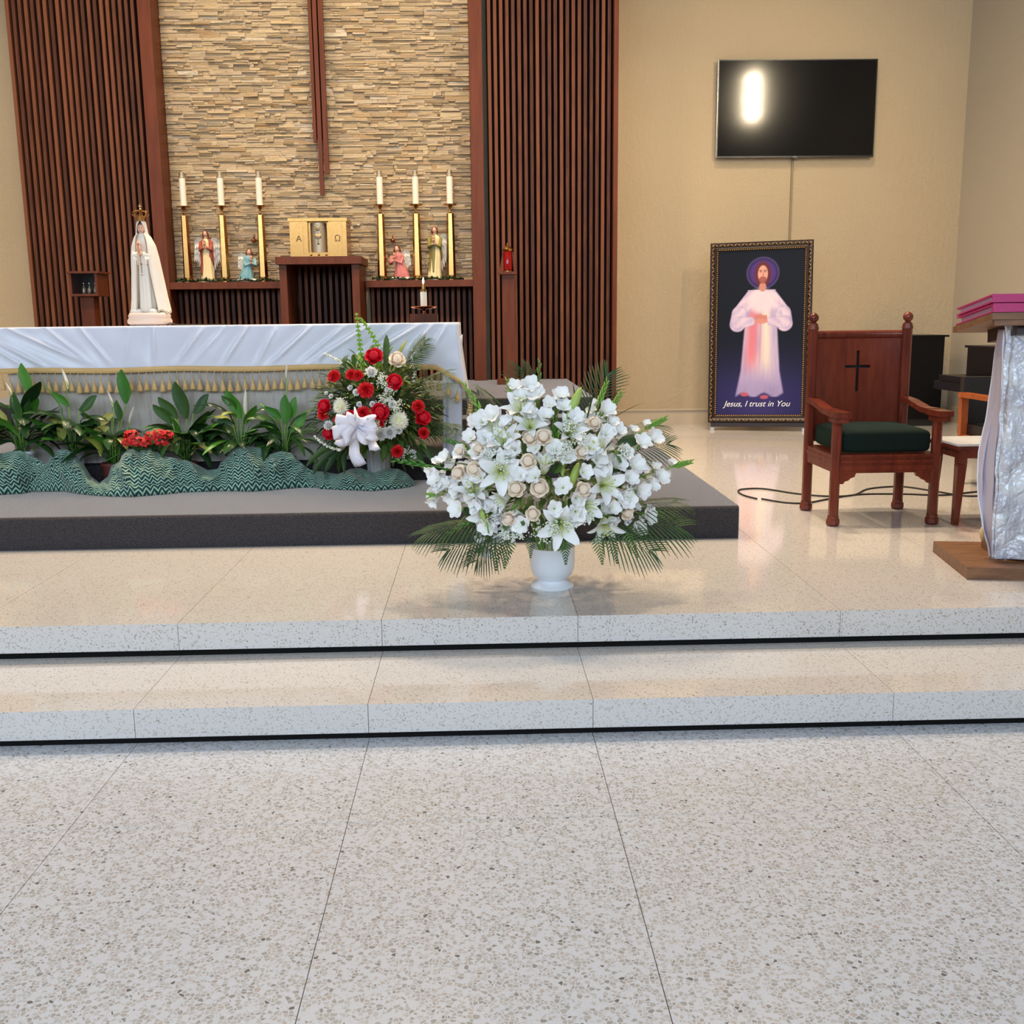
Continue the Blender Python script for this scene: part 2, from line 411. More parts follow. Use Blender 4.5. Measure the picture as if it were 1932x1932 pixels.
M().box((XL, YS1+.022, 0), (XR, YS1+.04, .03)).build('kick_strip', MT['kick'], st)
st = struct(M().box((XL, 4.2, -.2), (XR, 12.1, Z2-.036)).build('floor_sanctuary', MT['joint']))
slabs(st, xsl, [YS2, 6.9, 9.4, 11.95], Z1+.03, Z2, MT['step'], .0010)
M().box((XL, YS2+.022, Z1), (XR, YS2+.04, Z1+.032)).build('kick_strip', MT['kick'], st)
def carpet_box(x0, x1, y0, y1, z0, z1, name, r=.022):
    # box with a rounded front top edge and rounded right edge
    prof = [(y0, z0), (y0, z1-r)]+[(y0+r-r*math.cos(a), z1-r+r*math.sin(a)) for a in (.4, .8, 1.2)]+[(y0+r, z1), (y1, z1), (y1, z0)]
    T = Matrix(((0, 0, 1, 0), (1, 0, 0, 0), (0, 1, 0, 0), (0, 0, 0, 1)))
    return struct(M().prism(prof, x0, x1, T).build(name, MT['carpet']))
carpet_box(-4.62, 1.436, YPL, 11.0, Z2, Z3, 'platform')
TX0, TX1 = -4.1, .92
ZA, ZB, ZC = .616, .748, .88
carpet_box(TX0, TX1, 6.78, 11.0, Z3, ZA, 'platform_tier', .012)
carpet_box(TX0, TX1, 8.04, 11.0, ZA, ZB, 'platform_tier', .012)
carpet_box(TX0, TX1, 8.365, 11.0, ZB, ZC, 'platform_tier', .012)
YW = 11.95; HC = 7.2
struct(M().box((XL-.3, YW, 0), (XR+.3, YW+.25, HC)).build('wall_back', MT['wall']))
struct(M().box((XR, 3.0, -.2), (XR+.25, YW, HC)).build('wall_right', MT['wall2']))
struct(M().box((XR, -9, -.2), (XR+.25, 3.0, 1.0)).build('wall_right_nave', MT['wall2']))
struct(M().box((XL-.3, 3, -.2), (XL, YW, HC)).build('wall_left', MT['wall2']))
struct(M().box((XL-.3, -9, HC), (XR+.3, YW+.2, HC+.15)).build('ceiling', MT['ceiling']))
struct(M().box((-4.56, 11.16, Z2), (1.41, YW, HC)).build('wall_niche', MT['wall']))
for nm, x0, x1 in (('baseboard_back', 1.41, XR), ('baseboard_back_left', XL, -4.56)):
    b = M(); b.box((x0, YW-.012, Z2), (x1, YW, Z2+.165)); b.box((x0, YW-.03, Z2+.165), (x1, YW, Z2+.185)); b.box((x0, YW-.016, Z2), (x1, YW, Z2+.03))
    struct(b.build(nm, MT['trimw']))
struct(M().box((XR-.02, 4, Z2), (XR, YW-.03, Z2+.18)).build('baseboard_right', MT['trimw']))
# ------------------------------------------------------------------ timber screens, posts, stone
YP = 10.84
def slatpanel(label, x0, x1, y, zb, zt, group=None, first=0):
    e = thing('slatted_panel', label, 'wood panel', ((x0+x1)/2, y, zb if not callable(zb) else ZC))
    pitch = .0612; k = int(round((x1-x0)/pitch)); pitch = (x1-x0)/k
    z0m = min(zb(x0+1e-3), zb(x1-1e-3)) if callable(zb) else zb
    M().box((x0, y+.046, z0m), (x1, y+.075, zt)).build('backing_board', MT['backing'], e)
    cache = {}
    for i in range(k):
        cx = x0+pitch*(i+.5); z0 = zb(cx) if callable(zb) else zb
        if z0 not in cache:
            b = M(); w_ = .0175; c = .003
            poly = [(-w_, .046), (-w_, c), (-w_+c, 0), (w_-c, 0), (w_, c), (w_, .046)]
            b.prism(poly, 0, zt-z0)
            s0 = b.build('slat', MT['slat'], e, local=True); s0.location = Vector((cx, y, z0))-wloc(e); cache[z0] = s0
        else: inst(cache[z0], 'slat', e, (cx, y, z0))
    return e
slatpanel('tall dark slatted timber screen left of the stone wall', -4.57, -3.30, 10.95, Z3+.001, 6.6)
e = slatpanel('tall dark slatted timber screen right of the stone wall', .12, 1.38, 10.95, lambda x: ZC if x < TX1 else Z3, 6.6)
M().box((1.388, 10.87, Z3), (1.432, 11.12, 6.6)).build('end_trim', MT['post'], e)
M().box((.922, 10.9, Z3), (1.388, 10.95, Z3+.02)).build('bottom_trim', MT['post'], e)
struct(M().box((-3.25, YP, ZC), (-3.125, 11.16, 6.6)).build('trim_1', MT['post']))
struct(M().box((-.05, YP, ZC), (.077, 11.16, 6.6)).build('trim_2', MT['post']))
slatpanel('low slatted panel in the dark bay under the left shelf', -3.12, -1.98, 11.08, ZC, 1.84)
slatpanel('low slatted panel in the bay behind the tabernacle table', -1.87, -1.24, 11.012, ZC, 2.054)
slatpanel('low slatted panel in the dark bay under the right shelf', -1.13, -.055, 11.08, ZC, 1.84)
def board(name, label, a, b, cat='shelf'):
    return tag(M().box(a, b).build(name, MT['post']), label, cat)
board('shelf', 'red-brown wooden shelf holding three brass candlesticks left of the tabernacle table', (-3.125, YP+.01, 1.841), (-1.972, 11.16, 1.909))
board('shelf', 'red-brown wooden shelf holding three brass candlesticks right of the tabernacle table', (-1.138, YP+.01, 1.841), (-.05, 11.16, 1.909))
tb = thing('tabernacle_table', 'tall red-brown wooden table carrying the gold tabernacle', 'table', (-1.555, 10.75, ZC))
M().box((-1.972, 10.43, 2.055), (-1.138, 11.085, 2.128)).build('table_top', MT['post'], tb)
for x in (-1.945, -1.237):
    M().box((x, 10.47, ZC), (x+.072, 11.06, 2.055)).build('side_panel', MT['post'], tb)
# stone wall
sw = struct(M().box((-3.125, 11.13, 1.909), (-.05, 11.16, 6.6)).build('wall_stone', MT['grout']))
rs = random.Random(5)
SY = 11.13
def stone_mesh(rr):
    b = M(); q = []
    j = lambda a: rr.uniform(-a, a)
    for x, z in ((0, 0), (1, 0), (1, 1), (0, 1)): b.V((x, 0, z))
    for x, z in ((0, 0), (1, 0), (1, 1), (0, 1)): b.V((x, -.75+j(.15), z+j(.04)))
    for x, z in ((.06, .12), (.94, .12), (.94, .88), (.06, .88)): b.V((x+j(.03), -1+j(.2), z+j(.05)))
    for i in range(4):
        k = (i+1) % 4; b.Fc(i, k, 4+k, 4+i); b.Fc(4+i, 4+k, 8+k, 8+i)
    b.Fc(8, 9, 10, 11); return b
protos = [stone_mesh(rs) for _ in range(12)]
stones = []; z = 1.909
while z < 4.80:
    h = rs.choice((.020, .024, .028, .034, .042)); x = -3.122
    while x < -.055:
        L = rs.uniform(.05, .26) if rs.random() < .85 else rs.uniform(.025, .06)
        if x+L > -.1: L = -.053-x
        if h > .026 and rs.random() < .4:
            k = rs.uniform(.4, .6); parts = ((z, h*k), (z+h*k, h*(1-k)))
        else: parts = ((z, h),)
        for (zz, hh) in parts:
            stones.append((x, zz, L, hh, rs.choice((.009, .013, .017, .022, .028))))
        x += L
    z += h
stones.sort(key=lambda s_: -s_[2]*s_[3])
pm = []
for pr in protos:
    o = pr.build('stone', MT['stone_a'], sw); COL.objects.unlink(o); o.parent = None; pm.append(o)
for i, (x, z, L, h, d) in enumerate(stones[:300]):
    inst(pm[i % 12], 'stone', sw, (x, SY, z), None, (L-.0012, d, h-.0012))
bulk = M(); tone = []
for i, (x, z, L, h, d) in enumerate(stones[300:]):
    pr = protos[i % 12]; nb = len(bulk.v)
    for v in pr.v: bulk.V((x+v[0]*(L-.0012), SY+v[1]*d, z+v[2]*(h-.0012)))
    for f in pr.f: bulk.Fc(*[nb+k for k in f])
    tone += [rs.random()]*len(pr.v)
# upper courses beyond the frame, joined
z = 4.82
while z < 6.55:
    x = -3.12
    while x < -.06:
        L = min(rs.uniform(.2, .4), -.05-x); d = rs.uniform(.012, .036); nb = len(bulk.v); pr = protos[rs.randrange(12)]
        for v in pr.v: bulk.V((x+v[0]*L, SY+v[1]*d, z+v[2]*.05))
        for f in pr.f: bulk.Fc(*[nb+k for k in f])
        tone += [rs.random()]*len(pr.v); x += L+.001
    z += .052
so = bulk.build('small_stones', MT['stone_b'], sw); so['kind'] = 'stuff'
at = so.data.attributes.new('tone', 'FLOAT', 'POINT'); at.data.foreach_set('value', tone)
# wooden cross on the stone: three long upright bars (the arms lie above the picture)
cr = thing('wooden_cross', 'large dark wooden cross of three long bars hung on the stone wall', 'cross', (-1.6, 11.05, 3.0))
for (pxl, pxr, pyb, y0, d) in ((591.5, 597.5, 268, 11.0, .05), (604, 611.5, 368, 10.985, .05), (612.5, 621, 328, 11.0, .05)):
    a = P(pxl, pyb, y0); b = P(pxr, pyb, y0)
    M().box((a.x, y0, a.z), (b.x, y0+d, 6.3)).build('upright_bar', MT['post'], cr)
a = P(596, 268, 11.03); b = P(618, 268, 11.03)
M().box((a.x, 11.03, P(596, 262, 11.03).z), (b.x, 11.08, 6.2)).build('gap_shade_bar', MT['backing'], cr)  # near-black bar added for the shade in the gaps between the uprights
for z in (5.15, 5.25, 5.35): M().box((-2.5, 11.0, z), (-.7, 11.05, z+.045)).build('cross_arm', MT['post'], cr)
# ------------------------------------------------------------------ brass candlesticks
def candlestick(x, y, z, label):
    e = thing('candlestick', label, 'candlestick', (x, y, z), 'brass candlesticks beside the tabernacle')
    hexr = lambda r0, r1, za, zb: M().lathe([(r0, za), (r1, zb)], (x, y, z), 6)
    b = M().lathe([(.068, 0), (.068, .012), (.05, .02), (.045, .05)], (x, y, z), 20); b.build('foot', MT['brass'], e)
    hexr(.047, .036, .05, .665).build('column', MT['brass'], e)
    M().lathe([(.012, .665), (.016, .68), (.010, .69), (.012, .72), (.03, .742)], (x, y, z), 14).build('neck', MT['brass'], e, True, sharp=40)
    M().lathe([(.012, .738), (.068, .748), (.072, .756), (.066, .754), (.0, .746)], (x, y, z), 28).build('drip_pan', MT['brass'], e, True, sharp=40)
    c = M().lathe([(.032, .752), (.032, 1.035), (.0, 1.035)], (x, y, z), 20).build('candle', MT['wax'], e, True, sharp=40)
    M().lathe([(.0335, 1.03), (.0335, 1.045), (.027, 1.05), (.027, 1.088), (.018, 1.09), (0, 1.075)], (x, y, z), 20).build('candle_follower', MT['silver'], c, True, sharp=40)
pos = ['leftmost, beside the left post', 'second from the left post', 'nearest the tabernacle on its left', 'nearest the tabernacle on its right', 'second from the right post', 'rightmost, beside the right post']
for px, l in zip((350, 421, 493, 719, 786, 850), pos):
    p = P(px, 440, 10.98); candlestick(p.x, 10.98, 1.909, 'tall brass candlestick with white candle, '+l)
# ------------------------------------------------------------------ tabernacle
tn = thing('tabernacle', 'gold tabernacle with etched silver door on the tall wooden table', 'tabernacle', (-1.555, 10.7, 2.128))
x0, x1 = -1.84, -1.285; zb, zt = 2.128, 2.50
xm = (x0+x1)/2; yf = 10.56
M().box((x0, yf+.05, zb), (x1, yf+.36, zt)).build('body', MT['gold'], tn)
for a, b in ((x0, x0+.175), (x1-.175, x1)):
    pn = M().box((a, yf, zb+.004), (b, yf+.05, zt-.03)).build('side_panel', MT['gold'], tn)
    M().box((a+.045, yf-.006, zb+.006), (b-.045, yf, zt-.05)).build('raised_strip', MT['gold'], pn)
M().box((x0-.012, yf-.014, zt-.03), (x1+.012, yf+.37, zt)).build('cornice', MT['gold'], tn)
M().lathe([(.085, 0), (.085, .285)], (xm, yf+.075, zb+.045), 28).build('door', MT['silver'], tn, True, sharp=40)
M().box((x0+.175, yf-.004, zb), (x1-.175, yf+.05, zb+.044)).build('door_sill', MT['gold'], tn)
for dx in (-.075, .0, .075): M().ball((xm+dx, yf-.006, zb+.022), .012).build('knob', MT['brass'], tn, True)
# engraving on the door: a chalice and host
b = M(); yy = yf-.012
b.ball((xm, yy, zb+.27), (.022, .004, .022)); b.lathe([(.0, .1), (.012, .1), (.006, .12), (.006, .15), (.03, .165), (.034, .2)], (xm, yy+.002, zb+.02), 12, sy=.15)
for a in range(8): t = a*PI/4; b.tube([(xm+.03*math.cos(t), yy, zb+.27+.03*math.sin(t)), (xm+.045*math.cos(t), yy, zb+.27+.045*math.sin(t))], .002, 4)
b.build('door_engraving', mat('etched_line', lin((150, 132, 104)), .5, .6), tn, True)
c = M(); c.box((xm-.003, yf+.14, zt), (xm+.003, yf+.146, zt+.085)); c.box((xm-.02, yf+.14, zt+.045), (xm+.02, yf+.146, zt+.051)); c.box((xm-.018, yf+.13, zt), (xm+.018, yf+.156, zt+.006))
c.tube([(xm, yf+.143, zt+.02), (xm-.018, yf+.143, zt+.0)], .003, 5); c.build('top_cross', MT['dark'], tn)
def letters(txt, size, mt, parent, loc, rot, name, ext=.0015, shear=0, T=None, space=1):
    cu = bpy.data.curves.new(name, 'FONT'); cu.body = txt; cu.size = size; cu.extrude = ext; cu.align_x = 'CENTER'; cu.shear = shear; cu.space_character = space
    o = bpy.data.objects.new(name, cu); COL.objects.link(o)
    bpy.context.view_layer.update()
    me = bpy.data.meshes.new_from_object(o.evaluated_get(bpy.context.evaluated_depsgraph_get()))
    COL.objects.unlink(o); bpy.data.objects.remove(o)
    q = bpy.data.objects.new(name, me); COL.objects.link(q); me.materials.clear(); me.materials.append(mt)
    q.parent = parent; q.location = Vector(loc)-wloc(parent); q.rotation_euler = rot
    return q
letters('A', .085, MT['dark'], tn, (x0+.088, yf-.009, zb+.15), (PI/2, 0, 0), 'letter')
letters('\u03a9', .085, MT['dark'], tn, (x1-.088, yf-.009, zb+.15), (PI/2, 0, 0), 'letter')
# ------------------------------------------------------------------ statues
def head(b, c, r, T=None):
    def fn(u, v):
        a = -PI/2+PI*v; t = 2*PI*u
        q = Vector((math.cos(a)*math.cos(t)*.80, math.cos(a)*math.sin(t)*.92, math.sin(a)*1.12))
        fx, fz = q.x, q.z
        if q.y < 0:
            k = math.exp(-(fx/.16)**2-((fz+.08)/.26)**2); q.y -= .20*k*(1 if fz < .25 else .4)      # nose
            for s_ in (-1, 1): q.y += .10*math.exp(-((fx-s_*.3)/.16)**2-((fz-.12)/.12)**2)       # eye sockets
            q.y -= .06*math.exp(-(fx/.2)**2-((fz+.52)/.10)**2)                                  # lips
            q.y -= .10*math.exp(-(fx/.25)**2-((fz+.86)/.16)**2)                                 # chin
        if q.z < -.3: q.x *= 1-.35*(-.3-q.z); 
        q = Vector(c)+q*r
        return T @ q if T else q
    b.mi = 0; b.grid(fn, 28, 18, True)
    for s_ in (-1, 1):
        b.mi = 1; b.ball(Vector(c)+Vector((s_*.29*r, -.80*r, .12*r)), (.11*r, .06*r, .05*r), 8, 4, T)
        b.mi = 0; b.ball(Vector(c)+Vector((s_*.8*r, .05*r, 0)), (.07*r, .14*r, .2*r), 8, 4, T)
        b.mi = 3; b.ball(Vector(c)+Vector((s_*.29*r, -.80*r, .30*r)), (.15*r, .06*r, .025*r), 8, 4, T)
    b.mi = 2; b.ball(Vector(c)+Vector((0, -.93*r, -.50*r)), (.2*r, .05*r, .06*r), 8, 4, T)
    b.mi = 0; b.tube([Vector(c)+Vector((0, .05*r, -.7*r)), Vector(c)+Vector((0, .1*r, -1.9*r))], [.42*r, .5*r], 12)
def hands(b, c, s, T=None):             # two palms pressed together, fingers up
    for sd in (-1, 1):
        o = Vector(c)+Vector((sd*.012*s, 0, 0))
        b.ball(o+Vector((0, 0, 0)), (.014*s, .03*s, .042*s), 8, 6, T)
        for i, (dy, L) in enumerate(((-.021, .060), (-.008, .070), (.006, .066), (.019, .052))):
            p = o+Vector((0, dy*s, .03*s)); pts = [p, p+Vector((0, -.004*s, L*.5*s)), p+Vector((-sd*.004*s, -.006*s, L*s))]
            b.tube([T @ q for q in pts] if T else pts, [.0078*s, .007*s, .005*s], 6)
        p = o+Vector((0, -.028*s, -.005*s)); pts = [p, p+Vector((0, -.012*s, .022*s)), p+Vector((0, -.008*s, .044*s))]
        b.tube([T @ q for q in pts] if T else pts, [.009*s, .008*s, .006*s], 6)
        w_ = o+Vector((sd*.01*s, .008*s, -.07*s)); b.tube([o+Vector((0, 0, -.03*s)), w_], [.016*s, .017*s], 8)
def mary():
    c = P(283, 606, 7.15); X, Y, Z = c.x, 7.15, 1.491
    H = .74
    e = thing('mary_statue', 'white crowned praying woman statue on a pinkish base on the altar', 'statue', (X, Y, Z))
    Lv = lambda L: [(Z+z*H, X+cx*H, Y+cy*H, rx*H, ry*H, f) for z, cx, cy, rx, ry, f in L]
    M().lathe([(.125, 0), (.145, .012), (.147, .03), (.135, .052), (.14, .06), (.128, .082), (0, .084)], (X, Y, Z), 32, sy=.8).build('statue_base', MT['pink'], e, True)
    b = M(); rr = random.Random(3)
    for i in range(16):
        t = rr.uniform(0, 2*PI); b.ball((X+.09*math.cos(t), Y+.07*math.sin(t), Z+.088), (.035, .03, .022), 10, 6)
    b.build('cloud', MT['cloud'], e, True)
    # inner robe with vertical folds
    M().loft(Lv([(.115, 0, -.01, .085, .075, .05), (.3, 0, -.01, .08, .07, .055), (.5, -.005, -.012, .072, .06, .04), (.60, -.01, -.01, .062, .052, .02), (.74, -.012, 0, .075, .05, .01), (.80, -.012, 0, .04, .035, 0), (.82, -.012, 0, .02, .02, 0)]), 56, 40, 11, .4).build('robe', MT['robe'], e, True)
    # mantle open at the front, over the head, falling to the base
    g = PI*1.5; op = .44
    lev = Lv([(.11, .015, .01, .172, .13, .05), (.22, .012, .01, .158, .12, .045), (.45, .004, .006, .135, .104, .035), (.6, -.004, .004, .122, .092, .025), (.70, -.008, .004, .105, .08, .02), (.775, -.012, .004, .075, .066, .01), (.80, -.014, .004, .054, .058, 0), (.86, -.016, .006, .047, .055, 0), (.90, -.016, .008, .042, .05, 0), (.925, -.016, .01, .028, .034, 0), (.935, -.016, .01, .006, .008, 0)])
    b = M()
    def fn(u, v):
        z = lerp(lev[0][0], lev[-1][0], v); q = [interp([(l[0], l[i]) for l in lev], z) for i in range(1, 6)]
        hz = (z-Z)/H
        o_ = lerp(.62, .40, min(1, hz/.5)) if hz < .6 else (lerp(.40, .55, (hz-.6)/.2) if hz < .8 else lerp(.62, .9, min(1, (hz-.8)/.025)) if hz < .86 else max(.05, .9-(hz-.86)*13))
        th = lerp(g+o_, g-o_+2*PI, u); k = 1+q[4]*(math.sin(12*th+.6)+.4*math.sin(25*th))
        hem = .012*math.sin(6*th)*max(0, 1-v*6)
        return Vector((q[0]+q[2]*k*math.cos(th), q[1]+q[3]*k*math.sin(th), z+hem))
    b.grid(fn, 90, 60)
    mo = b.build('mantle', MT['robe'], e, True)
    sm = mo.modifiers.new('thick', 'SOLIDIFY'); sm.thickness = .006; sm.offset = -1
    # gold hem lines on the mantle
    hb = M()
    for uu in (0.0, 1.0):
        hb.tube([fn(uu, v/40)+Vector((0, -.003, 0)) for v in range(1, 34)], .0022, 5)
    hb.tube([fn(u/60, .012)*1 for u in range(61)], .0022, 5)
    hb.build('mantle_hem', MT['gold'], mo, True)
    b = M(); head(b, (X-.012*H, Y-.008*H, Z+.845*H), .043*H); b.build('head', [MT['skin'], MT['eye'], MT['lip'], MT['hair']], e, True)
    M().loft([(Z+.80*H, X-.012*H, Y+.022, .038*H, .03*H, .03), (Z+.855*H, X-.012*H, Y+.012, .040*H, .040*H, .02), (Z+.895*H, X-.012*H, Y+.0, .033*H, .038*H, .0)], 24, 8, 8).build('hair', MT['hair'], e, True)
    b = M(); hands(b, (X-.018*H, Y-.10*H, Z+.665*H), .52); b.build('hands', MT['skin'], e, True)
    b = M()
    for s_ in (-1, 1):
        b.tube([(X+(s_*.06-.012)*H, Y+.01, Z+.73*H), (X+(s_*.062-.014)*H, Y-.05*H, Z+.60*H), (X+(s_*.022-.017)*H, Y-.088*H, Z+.625*H)], [.028*H, .034*H, .022*H], 12)
        b.tube([(X+(s_*.045-.014)*H, Y-.068*H, Z+.60*H), (X+(s_*.04-.014)*H, Y-.072*H, Z+.53*H)], [.03*H, .012*H], 10)
    b.build('sleeves', MT['robe'], e, True)
    b = M(); cy = Y-.088*H
    pts = [(X-.018*H+.03*H*math.sin(t*PI*.5)*(-1 if t < 1 else 1)*(1 if 0 < t < 2 else 0), cy, Z+(.62-.1*(1-abs(1-t)))*H) for t in np.linspace(0, 2, 13)]
    b.tube([(X-.012*H, cy, Z+.62*H), (X-.014*H, cy-.004, Z+.54*H), (X-.012*H, cy, Z+.46*H)], .002, 5)
    b.box((X-.02*H, cy-.008, Z+.44*H), (X-.004*H, cy-.003, Z+.446*H)); b.ball((X-.014*H, cy, Z+.535*H), .007, 8, 5)
    b.build('rosary', MT['gold'], e)
    # crown
    cz = Z+.915*H; cx, cy = X-.014*H, Y-.002
    b = M().lathe([(.040*H, 0), (.042*H, .004), (.046*H, .03*H), (.048*H, .036*H), (.044*H, .034*H), (.038*H, .002)], (cx, cy, cz), 28)
    cw = b.build('crown', MT['gold'], e, True, sharp=40)
    b = M()
    for k in range(8):
        t = k*PI/4+.2; R = .047*H; bl = .072*H
        b.tube([(cx+R*math.cos(t), cy+R*math.sin(t), cz+.03*H), (cx+bl*math.cos(t), cy+bl*math.sin(t), cz+.055*H), (cx+.062*H*math.cos(t), cy+.062*H*math.sin(t), cz+.082*H), (cx+.02*H*math.cos(t), cy+.02*H*math.sin(t), cz+.088*H), (cx, cy, cz+.088*H)], .0036, 6)
        b.ball((cx+R*math.cos(t+.39), cy+R*math.sin(t+.39), cz+.042*H), .006, 6, 4)
    b.ball((cx, cy, cz+.095*H), .009, 8, 6); b.box((cx-.002, cy-.002, cz+.1*H), (cx+.002, cy+.002, cz+.145*H)); b.box((cx-.010, cy-.002, cz+.124*H), (cx+.010, cy+.002, cz+.13*H))
    b.build('crown_arches', MT['gold'], cw)
mary()
def wingmesh(b, X, Y, Z, s, sd, lean=0):
    # three rows of overlapping feathers hanging from a curved shoulder
    for row, (n_, L, w_) in enumerate(((7, .62, .045), (6, .42, .045), (5, .26, .05))):
        for i in range(n_):
            t = i/(n_-1); bx = X+sd*(.03+.16*t)*s; bz = Z+(.12*math.sin(t*PI*.75)-.02)*s
            L_ = L*s*(1-.35*t); d = Vector((sd*(.05+.10*t)-.0, .02, -1)).normalized(); w2 = w_*s
            side = Vector((1, 0, 0)); o = Vector((bx, Y-.006*row, bz))
            n0 = len(b.v)
            for j in range(7):
                q = j/6; ww = w2*math.sin(PI*min(1, (.25+.75*q)))**.7+.001; c = o+d*(L_*q)+Vector((0, .03*s*math.sin(q*PI), 0))
                for k in (-1, 0, 1): b.V(c+side*(k*ww*.6)+Vector((0, -.008*s if k == 0 else 0, 0)))
            for j in range(6):
                for k in range(2): a = n0+j*3+k; b.Fc(a, a+1, a+4, a+3)
def angel(px, py, Y, H, label, cloak, kneel=False, face=0, robe='robe2'):
    c = P(px, py, Y); X = c.x; Z = 1.911
    e = thing('angel_statue', label, 'statue', (X, Y, Z))
    f = face
    if not kneel:
        Lv = lambda L: [(Z+z*H, X+cx*H, Y+cy*H, rx*H, ry*H, fo) for z, cx, cy, rx, ry, fo in L]
        M().lathe([(.13*H, 0), (.13*H, .03*H), (.0, .032*H)], (X, Y, Z), 20, sy=.8).build('statue_base', MT['robe2'], e, True, sharp=40)
        M().loft(Lv([(.02, .03*f, 0, .125, .10, .07), (.2, .02*f, 0, .105, .085, .07), (.45, 0, 0, .095, .075, .05), (.62, 0, 0, .08, .06, .03), (.76, 0, 0, .10, .06, .01), (.815, 0, 0, .05, .04, 0), (.83, 0, 0, .02, .02, 0)]), 44, 34, 8, .5).build('robe', MT[robe], e, True)
        b = M(); lo = lambda th: .1+.5*(.5+.5*math.sin(th))
        g = PI*1.5-f*.5
        lev = Lv([(.16, 0, .01, .13, .10, .05), (.4, 0, .01, .122, .092, .05), (.6, 0, .01, .118, .085, .03), (.76, 0, .005, .115, .075, .01), (.82, 0, .005, .06, .05, 0)])
        def fn(u, v):
            th = lerp(g+.62, g-.55+2*PI, u); zlow = Z+H*(.14+.34*(1-u)**2)
            z = lerp(zlow, lev[-1][0], v); q = [interp([(l[0], l[i]) for l in lev], z) for i in range(1, 6)]
            k = 1+q[4]*math.sin(9*th+2*v); return Vector((q[0]+q[2]*k*math.cos(th), q[1]+q[3]*k*math.sin(th), z))
        b.grid(fn, 44, 26); mo = b.build('cloak', MT[cloak], e, True); sm = mo.modifiers.new('t', 'SOLIDIFY'); sm.thickness = .006
        hc = Vector((X+.01*f*H, Y-.015*H, Z+.905*H)); hr = .052*H; hd = (X+.03*f*H, Y-.12*H, Z+.70*H); sh = .76
    else:
        Lv = lambda L: [(Z+z*H, X+cx*H, Y+cy*H, rx*H, ry*H, fo) for z, cx, cy, rx, ry, fo in L]
        b = M(); rr = random.Random(4)
        for i in range(22): b.ball((X+rr.uniform(-.27, .27)*H, Y+rr.uniform(-.12, .12)*H, Z+.045*H), (.09*H, .07*H, .055*H), 10, 6)
        b.build('cloud_base', MT['cloud'], e, True)
        M().loft(Lv([(.07, -.04*f, 0, .22, .15, .06), (.2, -.03*f, 0, .20, .14, .06), (.38, .0, 0, .15, .11, .04), (.55, .03*f, -.01, .12, .09, .02), (.72, .05*f, -.01, .14, .09, .01), (.80, .06*f, -.01, .07, .06, 0), (.82, .06*f, -.01, .03, .03, 0)]), 44, 30, 8, .3).build('robe', MT[cloak], e, True)
        hc = Vector((X+.09*f*H, Y-.04*H, Z+.90*H)); hr = .085*H; hd = (X+.17*f*H, Y-.13*H, Z+.64*H); sh = .70
    b = M(); T = Matrix.Translation(hc) @ Matrix.Rotation(f*.5, 4, 'Z') @ Matrix.Translation(-hc)
    head(b, hc, hr, T); b.build('head', [MT['skin'], MT['eye'], MT['lip'], MT['hairr']], e, True)
    b = M(); b.ball(hc+Vector((0, .25*hr, .22*hr)), (1.02*hr, 1.0*hr, 1.06*hr), 20, 12)
    for s_ in (-1, 1): b.tube([hc+Vector((s_*.7*hr, .1*hr, .5*hr)), hc+Vector((s_*1.0*hr, .2*hr, -.4*hr)), hc+Vector((s_*.95*hr, .3*hr, -1.4*hr))], [.3*hr, .34*hr, .12*hr], 8)
    b.build('hair', MT['hairr'], e, True)
    s2 = H*(1.0 if not kneel else 1.55)
    b = M(); hands(b, hd, s2); b.build('hands', MT['skin'], e, True)
    b = M()
    for s_ in (-1, 1):
        S = Vector((hc.x+s_*.10*s2, Y, Z+sh*H)); E_ = Vector((lerp(S.x, hd[0]+s_*.09*s2, .5), Y-.05*s2, hd[2]-.10*s2)); Hh = Vector((hd[0]+s_*.02*s2, hd[1]+.01*s2, hd[2]-.045*s2))
        b.tube([S, E_, Hh], [.035*s2, .04*s2, .026*s2], 10)
    b.build('sleeves', MT[cloak], e, True)
    wz = Z+(.74 if not kneel else .78)*H
    for s_ in ((-1, 1) if f == 0 else (-f, -f*.4)):
        b = M(); wingmesh(b, X-.02*f*H, Y+.075*H, wz, H*(1.05 if not kneel else 1.1)*(abs(s_) if abs(s_) == 1 else .8), 1 if s_ > 0 else -1)
        b.build('wing', MT['wing'], e, True)
angel(390, 480, 10.97, .53, 'standing angel statue in rust-red cloak over cream robe on the left shelf', 'cloak_r')
angel(466, 500, 10.99, .33, 'small kneeling angel statue in pale blue on the left shelf', 'cloak_b', True, 1)
angel(756, 500, 10.99, .35, 'small kneeling angel statue in pink robe on the right shelf', 'cloak_p', True, -1)
angel(822, 480, 10.97, .55, 'standing angel statue in olive-green cloak over cream robe on the right shelf', 'cloak_g', False, -1)
# small ornaments fixed to the stone
for px, py in ((479, 451), (741, 451)):
    c = P(px, py, 11.08); b = M().lathe([(.02, 0), (.03, .02), (.02, .03)], (c.x, 11.075, c.z-.03), 12); b.tube([(c.x, 11.08, c.z), (c.x, 11.08, c.z+.05)], .006, 6)
    b.tube([(c.x, 11.07, c.z-.01), (c.x, 11.1, c.z-.01)], .01, 6)
    tag(b.build('wall_fitting', MT['copper'], None, True), 'tiny dark metal fitting on the stone wall %s' % ('left of the tabernacle' if px < 600 else 'right of the tabernacle'), 'fitting')
